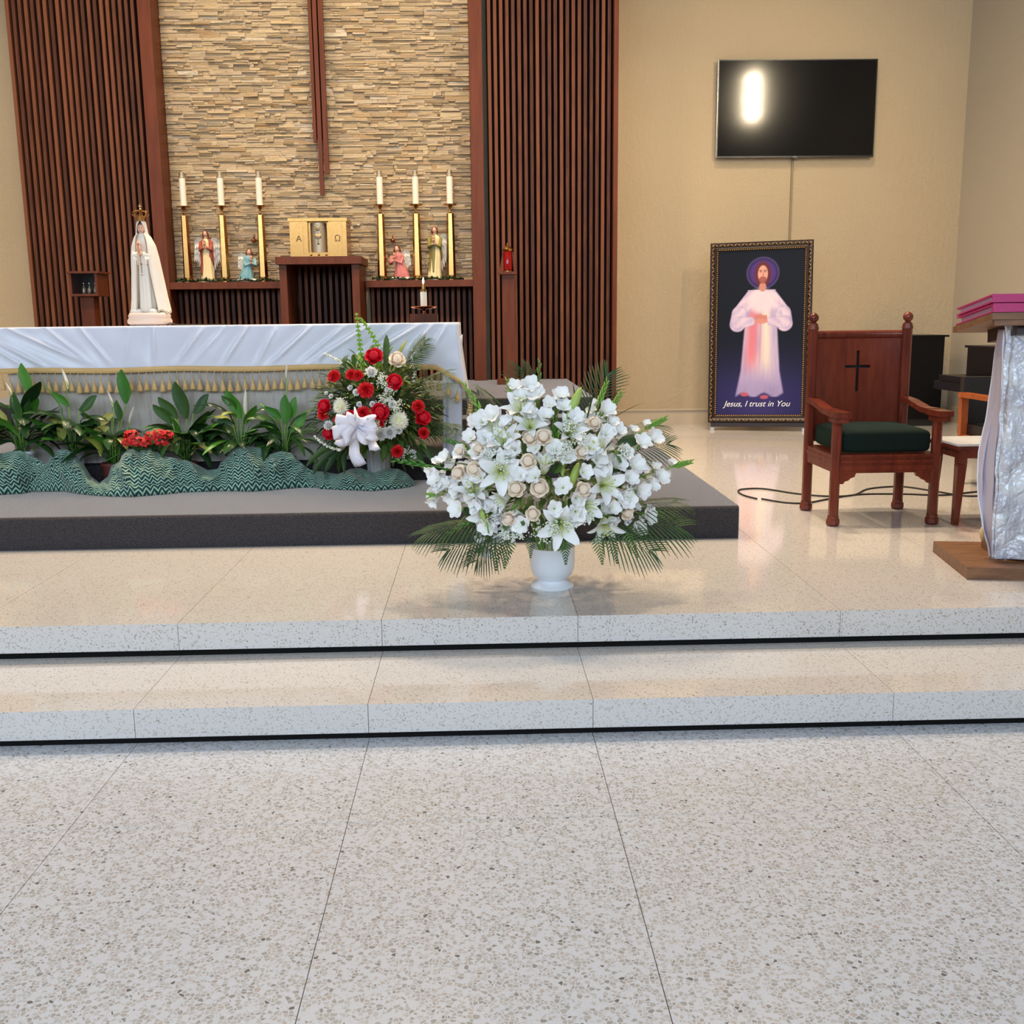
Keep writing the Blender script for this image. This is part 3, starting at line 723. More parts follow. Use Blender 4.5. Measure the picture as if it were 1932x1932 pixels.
# ------------------------------------------------------------------ wall things at the sides of the niche
c = P(958, 500, 10.2); X = c.x; Y = 10.2
e = thing('sanctuary_lamp_stand', 'red glass sanctuary lamp on a slim brown wooden pillar', 'lamp', (X, Y, ZC))
zt = P(958, 514, Y).z
M().box((X-.115, Y-.1, ZC), (X+.115, Y+.1, ZC+.05)).build('base', MT['post'], e)
M().box((X-.058, Y-.05, ZC+.05), (X+.058, Y+.05, zt-.02)).build('pillar', MT['post'], e)
M().box((X-.085, Y-.08, zt-.02), (X+.085, Y+.08, zt+.005)).build('shelf_plate', MT['post'], e)
g = M().lathe([(.036, .005), (.042, .03), (.042, .20), (.034, .21)], (X, Y, zt), 20).build('glass_cylinder', MT['redglass'], e, True)
b = M().lathe([(.046, .2), (.052, .215), (.03, .24), (.01, .25), (.012, .27), (0, .28)], (X, Y, zt), 20); b.lathe([(.045, 0), (.045, .015), (.03, .02)], (X, Y, zt), 20); b.build('lamp_cap', MT['brass'], e, True, sharp=40)
for s_ in (-1, 1):
    M().prism([(s_*.082, 0), (s_*.05, .19), (s_*.04, .19), (s_*.058, 0)][::s_], -.02, .02, Matrix.Translation((X, Y, zt)) @ Matrix.Rotation(PI/2, 4, 'X')).build('side_bracket', MT['post'], e)
# ambry box on the left
Y = 9.7; a = P(127, 512, Y); bt = P(127, 559, Y); xr = P(183, 512, Y).x
e = thing('ambry_box', 'glass-fronted wooden ambry box with oil vessels on a brown pillar', 'cabinet', ((a.x+xr)/2, Y+.12, ZC))
zt, zb = a.z, bt.z; X0, X1 = a.x, xr
b = M(); b.box((X0-.012, Y-.012, zt-.018), (X1+.012, Y+.30, zt)); b.build('top_board', MT['post'], e)
b = M(); b.box((X0+.005, Y, zb), (X1-.005, Y+.28, zb+.02)); b.build('bottom_board', MT['post'], e)
for x in (X0+.006, X1-.028): M().box((x, Y, zb+.02), (x+.022, Y+.28, zt-.018)).build('side_board', MT['post'], e)
M().box((X0+.028, Y+.262, zb+.02), (X1-.028, Y+.28, zt-.018)).build('back_board', MT['pbrown'], e)
M().box((X0+.028, Y+.006, zb+.02), (X1-.028, Y+.010, zt-.018)).build('glass_door', MT['glass'], e)
M().box(((X0+X1)/2-.06, Y+.06, ZC), ((X0+X1)/2+.06, Y+.2, zb)).build('pillar', MT['post'], e)
for i, dx in enumerate((-.05, .0, .055)):
    cx = (X0+X1)/2+dx+.01; v = thing('oil_vessel', 'small glass oil vessel in the ambry box, '+('left one', 'middle one', 'right one')[i], 'bottle', (cx, Y+.12, zb+.02), 'oil vessels in the ambry')
    M().lathe([(.016, 0), (.022, .01), (.02, .05), (.008, .065), (.008, .085)], (cx, Y+.12, zb+.02), 14).build('bottle', MT['silver'], v, True)
    M().lathe([(.010, .085), (.010, .1), (.004, .112), (0, .118)], (cx, Y+.12, zb+.02), 12).build('stopper', MT['chrome'], v, True)
# ------------------------------------------------------------------ the altar
AX0, AX1, AY0, AY1, AZ = -3.035, -.15, 6.70, 7.55, 1.484
al = thing('altar', 'long pale stone altar with veined front under the white cloth', 'altar', (-1.59, 7.1, ZA))
M().box((-3.0, 6.735, ZA), (-.46, 7.45, 1.38)).build('altar_body', MT['altar'], al)
M().box((AX0+.012, AY0+.012, 1.38), (AX1-.012, AY1, AZ-.006)).build('altar_slab', MT['altar'], al)
cl = thing('altar_cloth', 'white satin altar cloth with gold tasselled hem over the altar', 'cloth', (-1.59, 7.1, AZ))
ZH = 1.205                     # hem height of the front drop
FOLDS = [((-40, 640), (60, 700), .7), ((0, 648), (95, 698), 1), ((10, 618), (170, 688), 1), ((80, 614), (175, 690), .6), ((150, 618), (215, 694), .7), ((289, 612), (292, 690), .8), ((245, 620), (235, 690), .4),
         ((385, 618), (330, 690), .8), ((470, 614), (415, 696), 1), ((520, 620), (480, 696), .7), ((590, 614), (500, 696), 1.1), ((650, 616), (560, 690), .8), ((700, 612), (560, 700), .9), ((742, 614), (660, 690), .7),
         ((790, 614), (690, 672), 1), ((815, 614), (770, 665), .9), ((842, 614), (810, 668), .8), ((430, 612), (350, 700), .5), ((620, 650), (590, 700), .4)]
FL = []
for a, b, k in FOLDS:
    p, q = P(*a, AY0), P(*b, AY0); FL.append((p.x, p.z, q.x, q.z, k))
def fold(x, z):
    s_ = 0
    for ax, az, bx, bz, k in FL:
        dx, dz = bx-ax, bz-az; L2 = dx*dx+dz*dz; t = ((x-ax)*dx+(z-az)*dz)/L2; tc = max(0, min(1, t))
        d = math.hypot(x-ax-dx*tc, z-az-dz*tc); sgn = ((x-ax)*dz-(z-az)*dx)/math.sqrt(L2)
        wd = .007+.009*tc
        s_ += 1.7*k*(.011*math.exp(-(d/wd)**2)-.006*math.exp(-((d-.03)/.03)**2)*(1 if sgn > 0 else 0))*math.sin(PI*(.12+.86*tc))
    s_ += .005*noise.noise((x*5, z*8, 0))
    return s_
b = M()
# perimeter parameter: front edge left to right, round corner, then back along the right side
def per(s_):
    Lf = AX1-AX0
    if s_ <= Lf: return AX0+s_, AY0, 0, -1
    t = min(1, (s_-Lf)/.05)
    if s_ < Lf+.05: a = t*PI/2; return AX1+.02*math.sin(a), AY0+.03*(1-math.cos(a)), math.sin(a), -math.cos(a)
    return AX1+.02, AY0+.03+(s_-Lf-.05), 1, 0
SF = AX1-AX0
def hemz(s_):
    if s_ < SF-.3: return ZH+.004*math.sin(s_*7)
    return interp([(SF-.3, ZH), (SF-.12, ZH-.01), (SF+.0, ZH-.10), (SF+.06, ZH-.24), (SF+.2, ZH-.27), (SF+.6, ZH-.28)], s_)
def clothpt(s_, v):
    x, y, nx, ny = per(s_); z = lerp(AZ, hemz(s_), v)
    o = .004+fold(x, z)*(1 if nx == 0 else .3) if nx < .5 else .004
    fl = .055*(v**1.4)*max(0, min(1, (s_-SF+.12)/.15)) + .012*math.sin(s_*24)*v*max(0, min(1, (s_-SF)/.1))
    return Vector((x+nx*o+fl*(.6+nx*.4), y+ny*(o+fl*.3), z))
SL = SF+.75
us = [i/330*SF for i in range(331)]+[SF+i*.75/70 for i in range(1, 71)]
n0 = len(b.v); NV = 26
for j in range(-2, NV+1):
    for s_ in us:
        if j == -2:
            x, y, nx, ny = per(s_); q = Vector((x-nx*.4, y+.4*(ny < -.5), AZ+.003)); q = Vector((x if nx < .5 else AX1-.3, AY0+.4 if nx < .5 else y, AZ+.003))
        elif j == -1:
            x, y, nx, ny = per(s_); q = Vector((x-nx*.008, y-ny*.008, AZ+.003))
        else: q = clothpt(s_, j/NV)
        b.V(q, (s_, j/NV))
W_ = len(us)
for j in range(NV+2):
    for i in range(W_-1): a = n0+j*W_+i; b.Fc(a, a+1, a+W_+1, a+W_)
b.build('cloth_drape', MT['satin'], cl, True)
M().box((AX0, AY0+.01, AZ-.004), (AX1, AY1, AZ+.002)).build('cloth_top', MT['satin'], cl)
# gold braid, scalloped
b = M(); NS = 420
for j, (dz, o) in enumerate(((.026, -.004), (.022, -.009), (.004, -.010), (-.004, -.006))):
    for i in range(NS+1):
        s_ = SL*i/NS; q = clothpt(s_, 1); x, y, nx, ny = per(s_)
        sc_ = (.004*abs(math.sin(s_*PI/.024)) if j >= 2 else 0)
        b.V((q.x+nx*(-o), q.y+ny*(-o), q.z+dz-sc_), (s_, j/3))
for j in range(3):
    for i in range(NS): a = j*(NS+1)+i; b.Fc(a, a+1, a+NS+2, a+NS+1)
b.build('gold_braid', MT['goldtrim'], cl, True)
tm = M(); tm.tube([(0, 0, .0), (0, 0, -.052)], .0018, 5); tm.lathe([(.0, -.046), (.006, -.05), (.0055, -.06), (.012, -.078), (.0165, -.102), (.0155, -.106), (0, -.104)], (0, 0, 0), 10)
tp = None; s_ = .02
while s_ < SF+.72:
    q = clothpt(s_, 1); x, y, nx, ny = per(s_)
    pt = q+Vector((nx*.006, ny*.006, -.002))
    if tp is None: tp = tm.build('tassel', MT['goldtrim'], cl, True, local=True); tp.location = pt-wloc(cl)
    else: inst(tp, 'tassel', cl, pt, Vector((random.uniform(-.03, .03), random.uniform(-.05, .03), 1)).to_track_quat('Z', 'Y'), random.uniform(1.12, 1.25))
    s_ += .0475
# long white underlay hanging at the right end
b = M()
def fn(u, v):
    z = lerp(1.40, ZA+.008, v); t = u
    if t < .3: x = lerp(-.235, -.13, t/.3); y = 6.745+.012*math.sin(t*30)
    else: x = -.125+.01*math.sin(t*26); y = lerp(6.75, 7.5, (t-.3)/.7)
    fl = .02*v; return (Vector((x-.02*v+.008*math.sin(t*22+v*2), y-fl, z)), (u, v))
b.grid(fn, 60, 20); o = tag(b.build('side_cloth', MT['satin'], None, True), 'plain white cloth hanging to the carpet at the right altar end', 'cloth')
o.modifiers.new('t', 'SOLIDIFY').thickness = .003
# altar candle
c = P(800, 600, 7.1); X, Y, Z = c.x, 7.12, AZ+.004
e = thing('altar_candle', 'lit white candle in a brass dish on a fluted wooden block, on the altar', 'candle', (X, Y, Z))
sc_ = 7.12/1953
b = M(); hb = P(800, 592, 7.12).z-Z
for k in range(15): xx = X-.086+k*.0124; b.box((xx-.0042, Y-.07, Z), (xx+.0042, Y+.07, Z+hb))
b.box((X-.085, Y-.062, Z), (X+.085, Y+.062, Z+hb-.002)); b.build('fluted_block', MT['post'], e)
zz = Z+hb; M().lathe([(.022, 0), (.010, .008), (.009, .02), (.02, .032), (.07, .036), (.088, .044), (.09, .05), (.084, .05), (.02, .042), (.0, .042)], (X, Y, zz), 30).build('brass_dish', MT['copper'], e, True)
M().lathe([(.022, .042), (.022, .15), (0, .15)], (X, Y, zz), 18).build('candle_stick', MT['wax'], e, True, sharp=40)
b = M().lathe([(.0235, .145), (.0235, .158), (.014, .162), (.013, .195), (.006, .2), (0, .2)], (X, Y, zz), 18); b.build('candle_follower', MT['brass'], e, True, sharp=40)
M().lathe([(.0, 0), (.006, .008), (.0065, .016), (.003, .034), (0, .044)], (X, Y, zz+.198), 10).build('flame', MT['flame'], e, True)
# little cable loop left of the statue's foot
c = P(326, 606, 7.1); tag(M().tube([(c.x-.04, 7.1, AZ+.008), (c.x-.01, 7.08, AZ+.02), (c.x+.02, 7.1, AZ+.008), (c.x+.3, 7.3, AZ+.006)], .004, 6).build('statue_cable', MT['cable'], None, True), 'thin dark cable on the altar beside the statue base', 'cable')
# ------------------------------------------------------------------ framed picture (a plain robed figure, generic)
TL, TR, BL = P(1353, 460, 11.42), P(1548, 452, 11.12), P(1336, 797, 11.32)
ex = (TR-TL); FW = ex.length; ex.normalize(); ey = (TL-BL); FH = ey.length; ey.normalize(); ez = ex.cross(ey).normalized(); ey = ez.cross(ex)*1.0
FT = Matrix((ex, ey, ez)).transposed().to_4x4(); FT.translation = BL
e = thing('framed_picture', 'tall picture of a robed figure in an ornate dark bronze frame on the floor', 'picture', (BL.x+.5, 11.2, Z2))
bw = .085
fr = M()
prof = [(0, 0), (0, .035), (.012, .05), (.03, .052), (.05, .038), (.065, .042), (.078, .03), (.085, .018), (.085, 0)]
cor = [(0, 0), (FW, 0), (FW, FH), (0, FH)]; nd = [(1, 1), (-1, 1), (-1, -1), (1, -1)]
MT['bronze'] = mat('antique_bronze_wood', lin((42, 26, 20)), .4, .1)
MT['gilt'] = mat('antique_gilt', lin((186, 150, 100)), .35, .6)
for i in range(4):
    j = (i+1) % 4; s_ = M()
    for (cx, cy), (dx, dy) in ((cor[i], nd[i]), (cor[j], nd[j])):
        for a, h in prof: s_.V(FT @ Vector((cx+dx*a, cy+dy*a, h)))
    k = len(prof)
    for q in range(k-1): s_.Fc(q, q+k, q+k+1, q+1)
    s_.Fc(*range(k)); s_.Fc(*range(2*k-1, k-1, -1))
    s_.build('frame_rail', MT['bronze'], e)
b = M(); rr = random.Random(2)
def around(inset, step, fn):
    for (x0, y0), (x1, y1) in (((inset, inset), (FW-inset, inset)), ((FW-inset, inset), (FW-inset, FH-inset)), ((FW-inset, FH-inset), (inset, FH-inset)), ((inset, FH-inset), (inset, inset))):
        L = math.hypot(x1-x0, y1-y0); n_ = int(L/step); d = ((x1-x0)/L, (y1-y0)/L)
        for k in range(n_+1): fn(x0+(x1-x0)*k/n_, y0+(y1-y0)*k/n_, d, k)
around(.076, .022, lambda x, y, d, k: b.ball((x, y, .032), .0095, 6, 4, FT))
def scroll(x, y, d, k):
    sg = 1 if k % 2 else -1; px_, py_ = -d[1], d[0]
    pts = [(x-d[0]*.016+px_*.012*sg, y-d[1]*.016+py_*.012*sg, .05), (x, y, .056), (x+d[0]*.016-px_*.012*sg, y+d[1]*.016-py_*.012*sg, .05)]
    b.tube([FT @ Vector(p) for p in pts], [.003, .006, .003], 5)
around(.03, .038, scroll)
o = b.build('gilt_ornament', MT['gilt'], e, True); o['kind'] = 'stuff'
# painted canvas: colours stored per vertex on a fine grid
def sstep(a, b_, x): t = max(0, min(1, (x-a)/(b_-a))); return t*t*(3-2*t)
def mixc(a, c, t): return tuple(lerp(a[i], c[i], t) for i in range(3))
def ell(x, y, cx, cy, rx, ry, soft=.08): return 1-sstep(1-soft, 1+soft, math.hypot((x-cx)/rx, (y-cy)/ry))
def paint(x, y):     # x -1..1, y 0..1.9 upward in half-widths
    y = .35+(y-.45)/1.07; x = x/1.1; c = mixc((44, 40, 88), (18, 20, 30), sstep(.2, 1.9, y*1.0))
    c = mixc(c, (74, 62, 128), .5*math.exp(-((x)/.6)**2)*sstep(1.6, .1, y))
    hx, hy = .04, 3.02
    r = math.hypot(x-hx, (y-hy)); c = mixc(c, (98, 62, 150), .8*(1-sstep(.24, .36, r))); c = mixc(c, (116, 100, 176), .6*math.exp(-((r-.33)/.02)**2))
    # gown
    zz = max(0, min(1, (y-.35)/2.25)); wb = lerp(.46, .30, zz)+.12*max(0, (.9-y))
    fx = (x-.02)/wb
    n_ = noise.noise((x*7, y*1.4, 2))+.5*noise.noise((x*18, y*3, 5))
    if .32 < y < 2.66:
        mk = 1-sstep(.92, 1.04, abs(fx)); mk *= sstep(.32+.05*math.sin(x*14), .40+.05*math.sin(x*14), y)
        g = mixc((166, 150, 200), (226, 204, 220), .5+.5*n_)
        g = mixc(g, (120, 110, 172), .6*sstep(1.1, .4, y)*(.6+.6*n_))
        g = mixc(g, (232, 120, 130), .85*math.exp(-((fx+.48)/.34)**2)*sstep(.7, 1.3, y)*sstep(2.5, 2.0, y))   # rose drape on one side
        g = mixc(g, (246, 228, 206), .85*math.exp(-((fx-.30)/.30)**2)*sstep(.6, 1.2, y)*sstep(2.6, 2.1, y))   # cream drape on the other
        g = mixc(g, (196, 110, 150), .4*math.exp(-((fx+.02)/.05)**2)*sstep(.6, 1.3, y))
        c = mixc(c, g, mk)
    # shoulders and hanging sleeves
    for s_ in (-1, 1):
        for (ax, ay, bx, by, ra, rb) in ((.22, 2.52, .46, 2.15, .13, .16), (.46, 2.15, .50, 1.92, .17, .17), (.50, 1.95, .22, 1.98, .14, .10)):
            ax, bx = ax*s_+.02, bx*s_+.02; dx, dy = bx-ax, by-ay; t = max(0, min(1, ((x-ax)*dx+(y-ay)*dy)/(dx*dx+dy*dy)))
            d = math.hypot(x-ax-dx*t, y-ay-dy*t)/lerp(ra, rb, t)
            f_ = .5+.5*math.sin(x*22+y*30*s_+2*n_); sh = mixc((184, 166, 206), (236, 214, 228), .35*f_+.45+.4*n_-.5*sstep(.7, 1.0, d)); c = mixc(c, sh, 1-sstep(.92, 1.05, d))
    c = mixc(c, (238, 218, 226), ell(x, y, .02, 2.42, .30, .26, .3)*.9)
    # clasped hands at the chest, in skin tone
    hx2 = .02
    for k in range(5):
        t = k/4; d = math.hypot((x-hx2+.10-.05*k)/.035, (y-2.05-.015*math.sin(k*1.3))/.085); c = mixc(c, (206, 132, 122), (1-sstep(.8, 1.1, d))*.95)
    c = mixc(c, (216, 146, 132), ell(x, y, .02, 1.98, .14, .06, .15)*.9)
    # neck, head, hair, beard, features
    c = mixc(c, (104, 46, 50), ell(x, y, hx, hy-.03, .17, .27, .1))
    c = mixc(c, (206, 140, 124), ell(x, y, hx, 2.72, .075, .10, .1))
    c = mixc(c, (224, 166, 148), ell(x, y, hx, hy-.02, .105, .185, .08))
    c = mixc(c, (150, 84, 76), ell(x, y, hx, hy-.15, .085, .075, .2)*.85)
    c = mixc(c, (188, 80, 84), ell(x, y, hx, hy-.11, .035, .014, .3))
    for s_ in (-1, 1):
        c = mixc(c, (74, 40, 42), ell(x, y, hx+s_*.045, hy+.03, .024, .012, .3)); c = mixc(c, (96, 50, 46), ell(x, y, hx+s_*.047, hy+.06, .034, .008, .4))
    c = mixc(c, (186, 120, 108), ell(x, y, hx+.008, hy-.03, .014, .05, .4)*.7)
    for s_, q in ((-.30, .38), (.12, .32)): c = mixc(c, (202, 96, 112), ell(x, y, s_, q, .09, .045, .2)*.9)
    return c
cw_, chh = FW-2*bw, FH-2*bw; NU, NVV = 150, 270
b = M(); cols = []
for j in range(NVV+1):
    for i in range(NU+1):
        u, v = i/NU, j/NVV; b.V(FT @ Vector((bw+cw_*u, bw+chh*v, .016)))
        c = lin(paint((u-.5)*2, v*chh/cw_*2*.985)); cols += [*c, 1]
for j in range(NVV):
    for i in range(NU): a = j*(NU+1)+i; b.Fc(a, a+1, a+NU+2, a+NU+1)
m = mat('printed_canvas', (1, 1, 1), .45, spec=.15); n = N(m); n.set('Base Color', n.n('ShaderNodeAttribute', attribute_name='paint').outputs['Color'])
o = b.build('canvas', m, e, True)
ca = o.data.attributes.new('paint', 'FLOAT_COLOR', 'POINT'); ca.data.foreach_set('color', cols)
b = M().box((.01, .01, -.02), (FW-.01, FH-.01, .012), FT).build('backing_board', MT['blackm'], e)
q = letters('Jesus, I trust in You', .088, mat('white_lettering', (.9, .9, .92), .5), e, FT @ Vector((FW/2-.02, bw+.09, .0175)), FT.to_euler(), 'lettering', .0006, .35)
a = FT @ Vector((0, 0, 0)); b2 = FT @ Vector((FW, 0, 0))
bb = M(); bb.box((.03, -.045, -.03), (FW, -.002, .04), FT); bb.build('bottom_ledge', MT['pbrown'], e)
b = M()
for x in (.05, FW-.05):
    w0 = FT @ Vector((x, 0, 0)); b.lathe([(.022, 0), (.026, .01), (.026, .03), (.015, .045)], (w0.x, w0.y, Z2), 12)
b.build('caster', MT['white'], e, True)
# ------------------------------------------------------------------ television
a, d = P(1356, 112, 11.86), P(1646, 296, 11.86); x0, x1, zb, zt = a.x, d.x+.01, d.z, a.z
e = thing('television', 'black flat-screen television hung high on the cream wall', 'television', ((x0+x1)/2, 11.9, zb))
M().box((x0, 11.862, zb), (x1, 11.90, zt)).build('housing', MT['bezel'], e)
M().box((x0+.012, 11.86, zb+.018), (x1-.012, 11.8615, zt-.012)).build('screen', MT['screen'], e)
b = M(); b.box((x0-.004, 11.858, zb), (x0, 11.90, zt)); b.build('silver_edge', MT['chrome'], e)
b = M(); b.box(((x0+x1)/2-.03, 11.855, zb-.012), ((x0+x1)/2+.03, 11.89, zb+.004)); b.build('sensor_bar', MT['bezel'], e)
M().box(((x0+x1)/2-.02, 11.8585, zb+.006), ((x0+x1)/2+.02, 11.86, zb+.011)).build('badge', MT['chrome'], e)
M().box(((x0+x1)/2-.25, 11.90, zb+.25), ((x0+x1)/2+.25, 11.949, zb+.7)).build('wall_bracket', MT['blackm'], e)
q = P(1496, 300, 11.93); q2 = P(1492, 470, 11.93)
tag(M().box((q.x-.012, 11.932, .6), (q.x+.012, 11.95, zb-.012)).build('cable_cover', MT['conduit']), 'thin painted cable cover running down the wall under the television', 'cable')
# three-bulb ceiling pendant whose bulbs mirror in the screen
e = thing('pendant_lamp', 'hanging lamp rod with three bulbs in added black light-blocking cans above the right side', 'lamp', (4.95, 4.9, HC))
zs = []
tp_ = P(1420, 183, 11.86); dd = (tp_-Vector((0, 0, EYE))); dd = Vector((dd.x, -dd.y, dd.z)).normalized()
LY = 5.0; t_ = (11.86-LY)/-dd.y; LP = tp_+dd*t_
M().tube([(LP.x, LP.y, HC), (LP.x, LP.y, LP.z-.34)], .012, 8).build('rod', MT['brass'], e)
M().lathe([(.06, 0), (.05, -.04), (.01, -.05)], (LP.x, LP.y, HC), 16).build('canopy', MT['brass'], e, True)
for k, dz in enumerate((.26, 0, -.26)):       # added cans block the bulbs' light except towards the back wall
    c = Vector((LP.x, LP.y, LP.z+dz)); T = Matrix.Translation(c) @ (-dd).to_track_quat('Z', 'Y').to_matrix().to_4x4()
    cn = M().lathe([(0, -.05), (.05, -.045), (.055, -.02), (.055, .18), (.050, .18), (.050, -.015), (0, -.02)], (0, 0, 0), 24, T).build('light_block_can', MT['bezel'], e, True, sharp=40)
    M().ball((0, 0, .03), .036, 16, 10, T).build('bulb', MT['bulb'], cn, True)
# ------------------------------------------------------------------ throne chair
def tbox(b, a0, a1, w0, w1):            # tapered square bar between two points
    a0, a1 = Vector(a0), Vector(a1); n0 = len(b.v)
    for p, w_ in ((a0, w0), (a1, w1)):
        for dx, dy in ((-1, -1), (1, -1), (1, 1), (-1, 1)): b.V(p+Vector((dx*w_, dy*w_, 0)))
    for f in ((0, 3, 2, 1), (4, 5, 6, 7), (0, 1, 5, 4), (1, 2, 6, 5), (2, 3, 7, 6), (3, 0, 4, 7)): b.Fc(*[n0+i for i in f])
def cbar(b, c, w_, z0, z1, ch=.012):    # chamfered square post
    poly = [(-w_, -w_+ch), (-w_+ch, -w_), (w_-ch, -w_), (w_, -w_+ch), (w_, w_-ch), (w_-ch, w_), (-w_+ch, w_), (-w_, w_-ch)]
    b.prism([(c[0]+p[0], c[1]+p[1]) for p in poly], z0, z1)
def throne():
    xl, xr, yf, yb = 2.072, 2.663, 5.94, 6.45
    W = MT['chairwood']
    e = thing('throne_chair', 'carved red-brown wooden armchair with green cushion and cross cut in its back', 'chair', (2.37, 6.2, Z2))
    for x in (xl, xr):
        b = M(); cbar(b, (x, yf), .026, Z2+.045, .90); b.lathe([(.03, 0), (.041, .012), (.041, .035), (.034, .045), (.034, .06)], (x, yf, Z2), 8); b.build('leg', W, e)
        b = M(); cbar(b, (x, yb), .027, Z2+.045, 1.42); b.lathe([(.03, 0), (.041, .012), (.041, .035), (.034, .045), (.034, .06)], (x, yb, Z2), 8)
        b.lathe([(.037, 0), (.03, .03), (.014, .045)], (x, yb, 1.42), 8)
        lg = b.build('back_leg', W, e)
        b = M(); b.ball((x, yb, 1.49), .031, 16, 10); b.lathe([(.014, 1.44), (.018, 1.45), (.012, 1.462)], (x, yb, 0), 12); b.build('ball_finial', W, lg, True)
        # arm with a forward pad
        b = M(); pts = [(x, yb-.02, .985), (x, 6.30, .975), (x, 6.12, .945), (x, 6.0, .945)]
        n0 = len(b.v)
        for p, hw in zip(pts, (.028, .03, .032, .04)):
            for dx, dz in ((-hw, -.016), (hw, -.016), (hw, .016), (-hw, .016)): b.V((p[0]+dx, p[1], p[2]+dz))
        for i in range(3):
            for k in range(4): q = n0+i*4; b.Fc(q+k, q+(k+1) % 4, q+4+(k+1) % 4, q+4+k)
        b.Fc(n0, n0+3, n0+2, n0+1); b.Fc(n0+12, n0+13, n0+14, n0+15)
        b.box((x-.042, 5.83, .925), (x+.042, 6.02, .958)); b.box((x-.034, 5.85, .895), (x+.034, 5.99, .925))
        b.build('armrest', W, e)
        b = M(); b.box((x-.018, yf+.02, .60), (x+.018, yb-.02, .70)); b.box((x-.022, yf+.02, .655), (x+.022, yb-.02, .675)); b.build('side_rail', W, e)
    b = M(); b.box((xl+.02, yf-.018, .595), (xr-.02, yf+.018, .705)); b.box((xl+.02, yf-.026, .655), (xr-.02, yf, .672)); b.box((xl+.02, yf-.028, .690), (xr-.02, yf, .704)); b.box((xl+.02, yf-.024, .612), (xr-.02, yf, .640))
    b.build('front_rail', W, e)
    for s_, x in ((1, xl+.026), (-1, xr-.026)):
        poly = [(0, 0), (0, -.065), (.02, -.065), (.03, -.05), (.05, -.045), (.065, -.03), (.085, -.025), (.095, 0)]
        T = Matrix.Translation((x, yf, .596)) @ Matrix.Rotation(PI/2, 4, 'X')
        M().prism([(p[0]*s_, p[1]) for p in poly][::s_], -.014, .014, T).build('corner_bracket', W, e)
    M().box((xl, yb-.018, .60), (xr, yb+.018, .70)).build('back_rail', W, e)
    # slightly bowed back panel with a cut-through cross
    zc, zt_ = 1.235, 1.375; cx = 2.382
    holes = [(cx-.0095, cx+.0095, 1.03, 1.285), (cx-.08, cx+.08, 1.177, 1.195)]
    xs = sorted({xl+.02, xr-.02, cx-.08, cx+.08, cx-.0095, cx+.0095, *[xl+.02+(xr-xl-.04)*i/14 for i in range(15)]}); zs_ = sorted({.72, 1.365, 1.03, 1.285, 1.177, 1.195, .9, .98, 1.32})
    bow = lambda x: yb+.02-.0*x+.035*(1-((x-2.37)/.3)**2)
    b = M()
    def inh(x, z): return any(h[0] < x < h[1] and h[2] < z < h[3] for h in holes)
    idx = {}
    def vv(x, z, s_):
        k = (x, z, s_)
        if k not in idx: idx[k] = b.V((x, bow(x)+s_*.018, z))
        return idx[k]
    cell = lambda i, j: 0 <= i < len(xs)-1 and 0 <= j < len(zs_)-1 and not inh((xs[i]+xs[i+1])/2, (zs_[j]+zs_[j+1])/2)
    for i in range(len(xs)-1):
        for j in range(len(zs_)-1):
            if not cell(i, j): continue
            A = [(xs[i], zs_[j]), (xs[i+1], zs_[j]), (xs[i+1], zs_[j+1]), (xs[i], zs_[j+1])]
            b.Fc(*[vv(*p, 0) for p in A]); b.Fc(*[vv(*p, 1) for p in A][::-1])
            for (di, dj), (p, q) in (((0, -1), (0, 1)), ((1, 0), (1, 2)), ((0, 1), (2, 3)), ((-1, 0), (3, 0))):
                if not cell(i+di, j+dj): b.Fc(vv(*A[q], 0), vv(*A[p], 0), vv(*A[p], 1), vv(*A[q], 1))
    b.build('back_panel', W, e)
    M().box((cx-.095, yb+.09, 1.02), (cx+.095, yb+.095, 1.295)).build('panel_lining', MT['blackm'], e)
    b = M()
    def tr(u, v):
        x = lerp(xl+.02, xr-.02, u); a = v*2*PI; return Vector((x, bow(x)+.008+.026*math.cos(a), 1.385+.026*math.sin(a)))
    b.grid(tr, 14, 10); b.build('top_rail', W, e, True)
    # cushion
    b = M()
    def cu(u, v):
        a = u*2*PI; t = -PI/2+PI*v; ce, se = abs(math.cos(t))**.16, math.copysign(abs(math.sin(t))**.42, math.sin(t))
        ca_, sa = math.copysign(abs(math.cos(a))**.14, math.cos(a)), math.copysign(abs(math.sin(a))**.14, math.sin(a))
        X = ca_*ce*.268; Yv = sa*ce*.262; dome = .018*(1-(X/.27)**2)*(1-(Yv/.26)**2) if se > 0 else 0
        return Vector((2.368+X, 6.19+Yv, .775+se*.068+dome))
    b.grid(cu, 72, 20, True); b.build('cushion', MT['cushion'], e, True)
throne()
# wooden armchair behind the lectern
c = P(1852, 752, 7.0); X = c.x+.05; W = MT['orangewood']
e = thing('armchair', 'orange-brown wooden armchair with black back partly hidden behind the draped lectern', 'chair', (X+.3, 7.2, Z2))
for x in (X+.03, X+.58):
    b = M(); tbox(b, (x-.012, 6.95, Z2), (x+.02, 6.95, c.z-.02), .022, .028); b.build('leg', W, e)
    b = M(); tbox(b, (x, 7.40, Z2), (x, 7.43, c.z-.02), .022, .025); b.build('leg', W, e)
    b = M(); b.box((x-.04, 6.86, c.z-.02), (x+.035, 7.44, c.z+.012)); b.build('armrest', W, e)
    M().box((x-.016, 6.96, Z2+.30), (x+.016, 7.42, Z2+.36)).build('side_rail', W, e)
M().box((X+.05, 6.9, Z2+.34), (X+.56, 7.42, Z2+.44)).build('seat', MT['blackm'], e)
M().box((X+.04, 7.46, Z2+.36), (X+.57, 7.52, c.z+.12)).build('backrest', MT['blackm'], e)
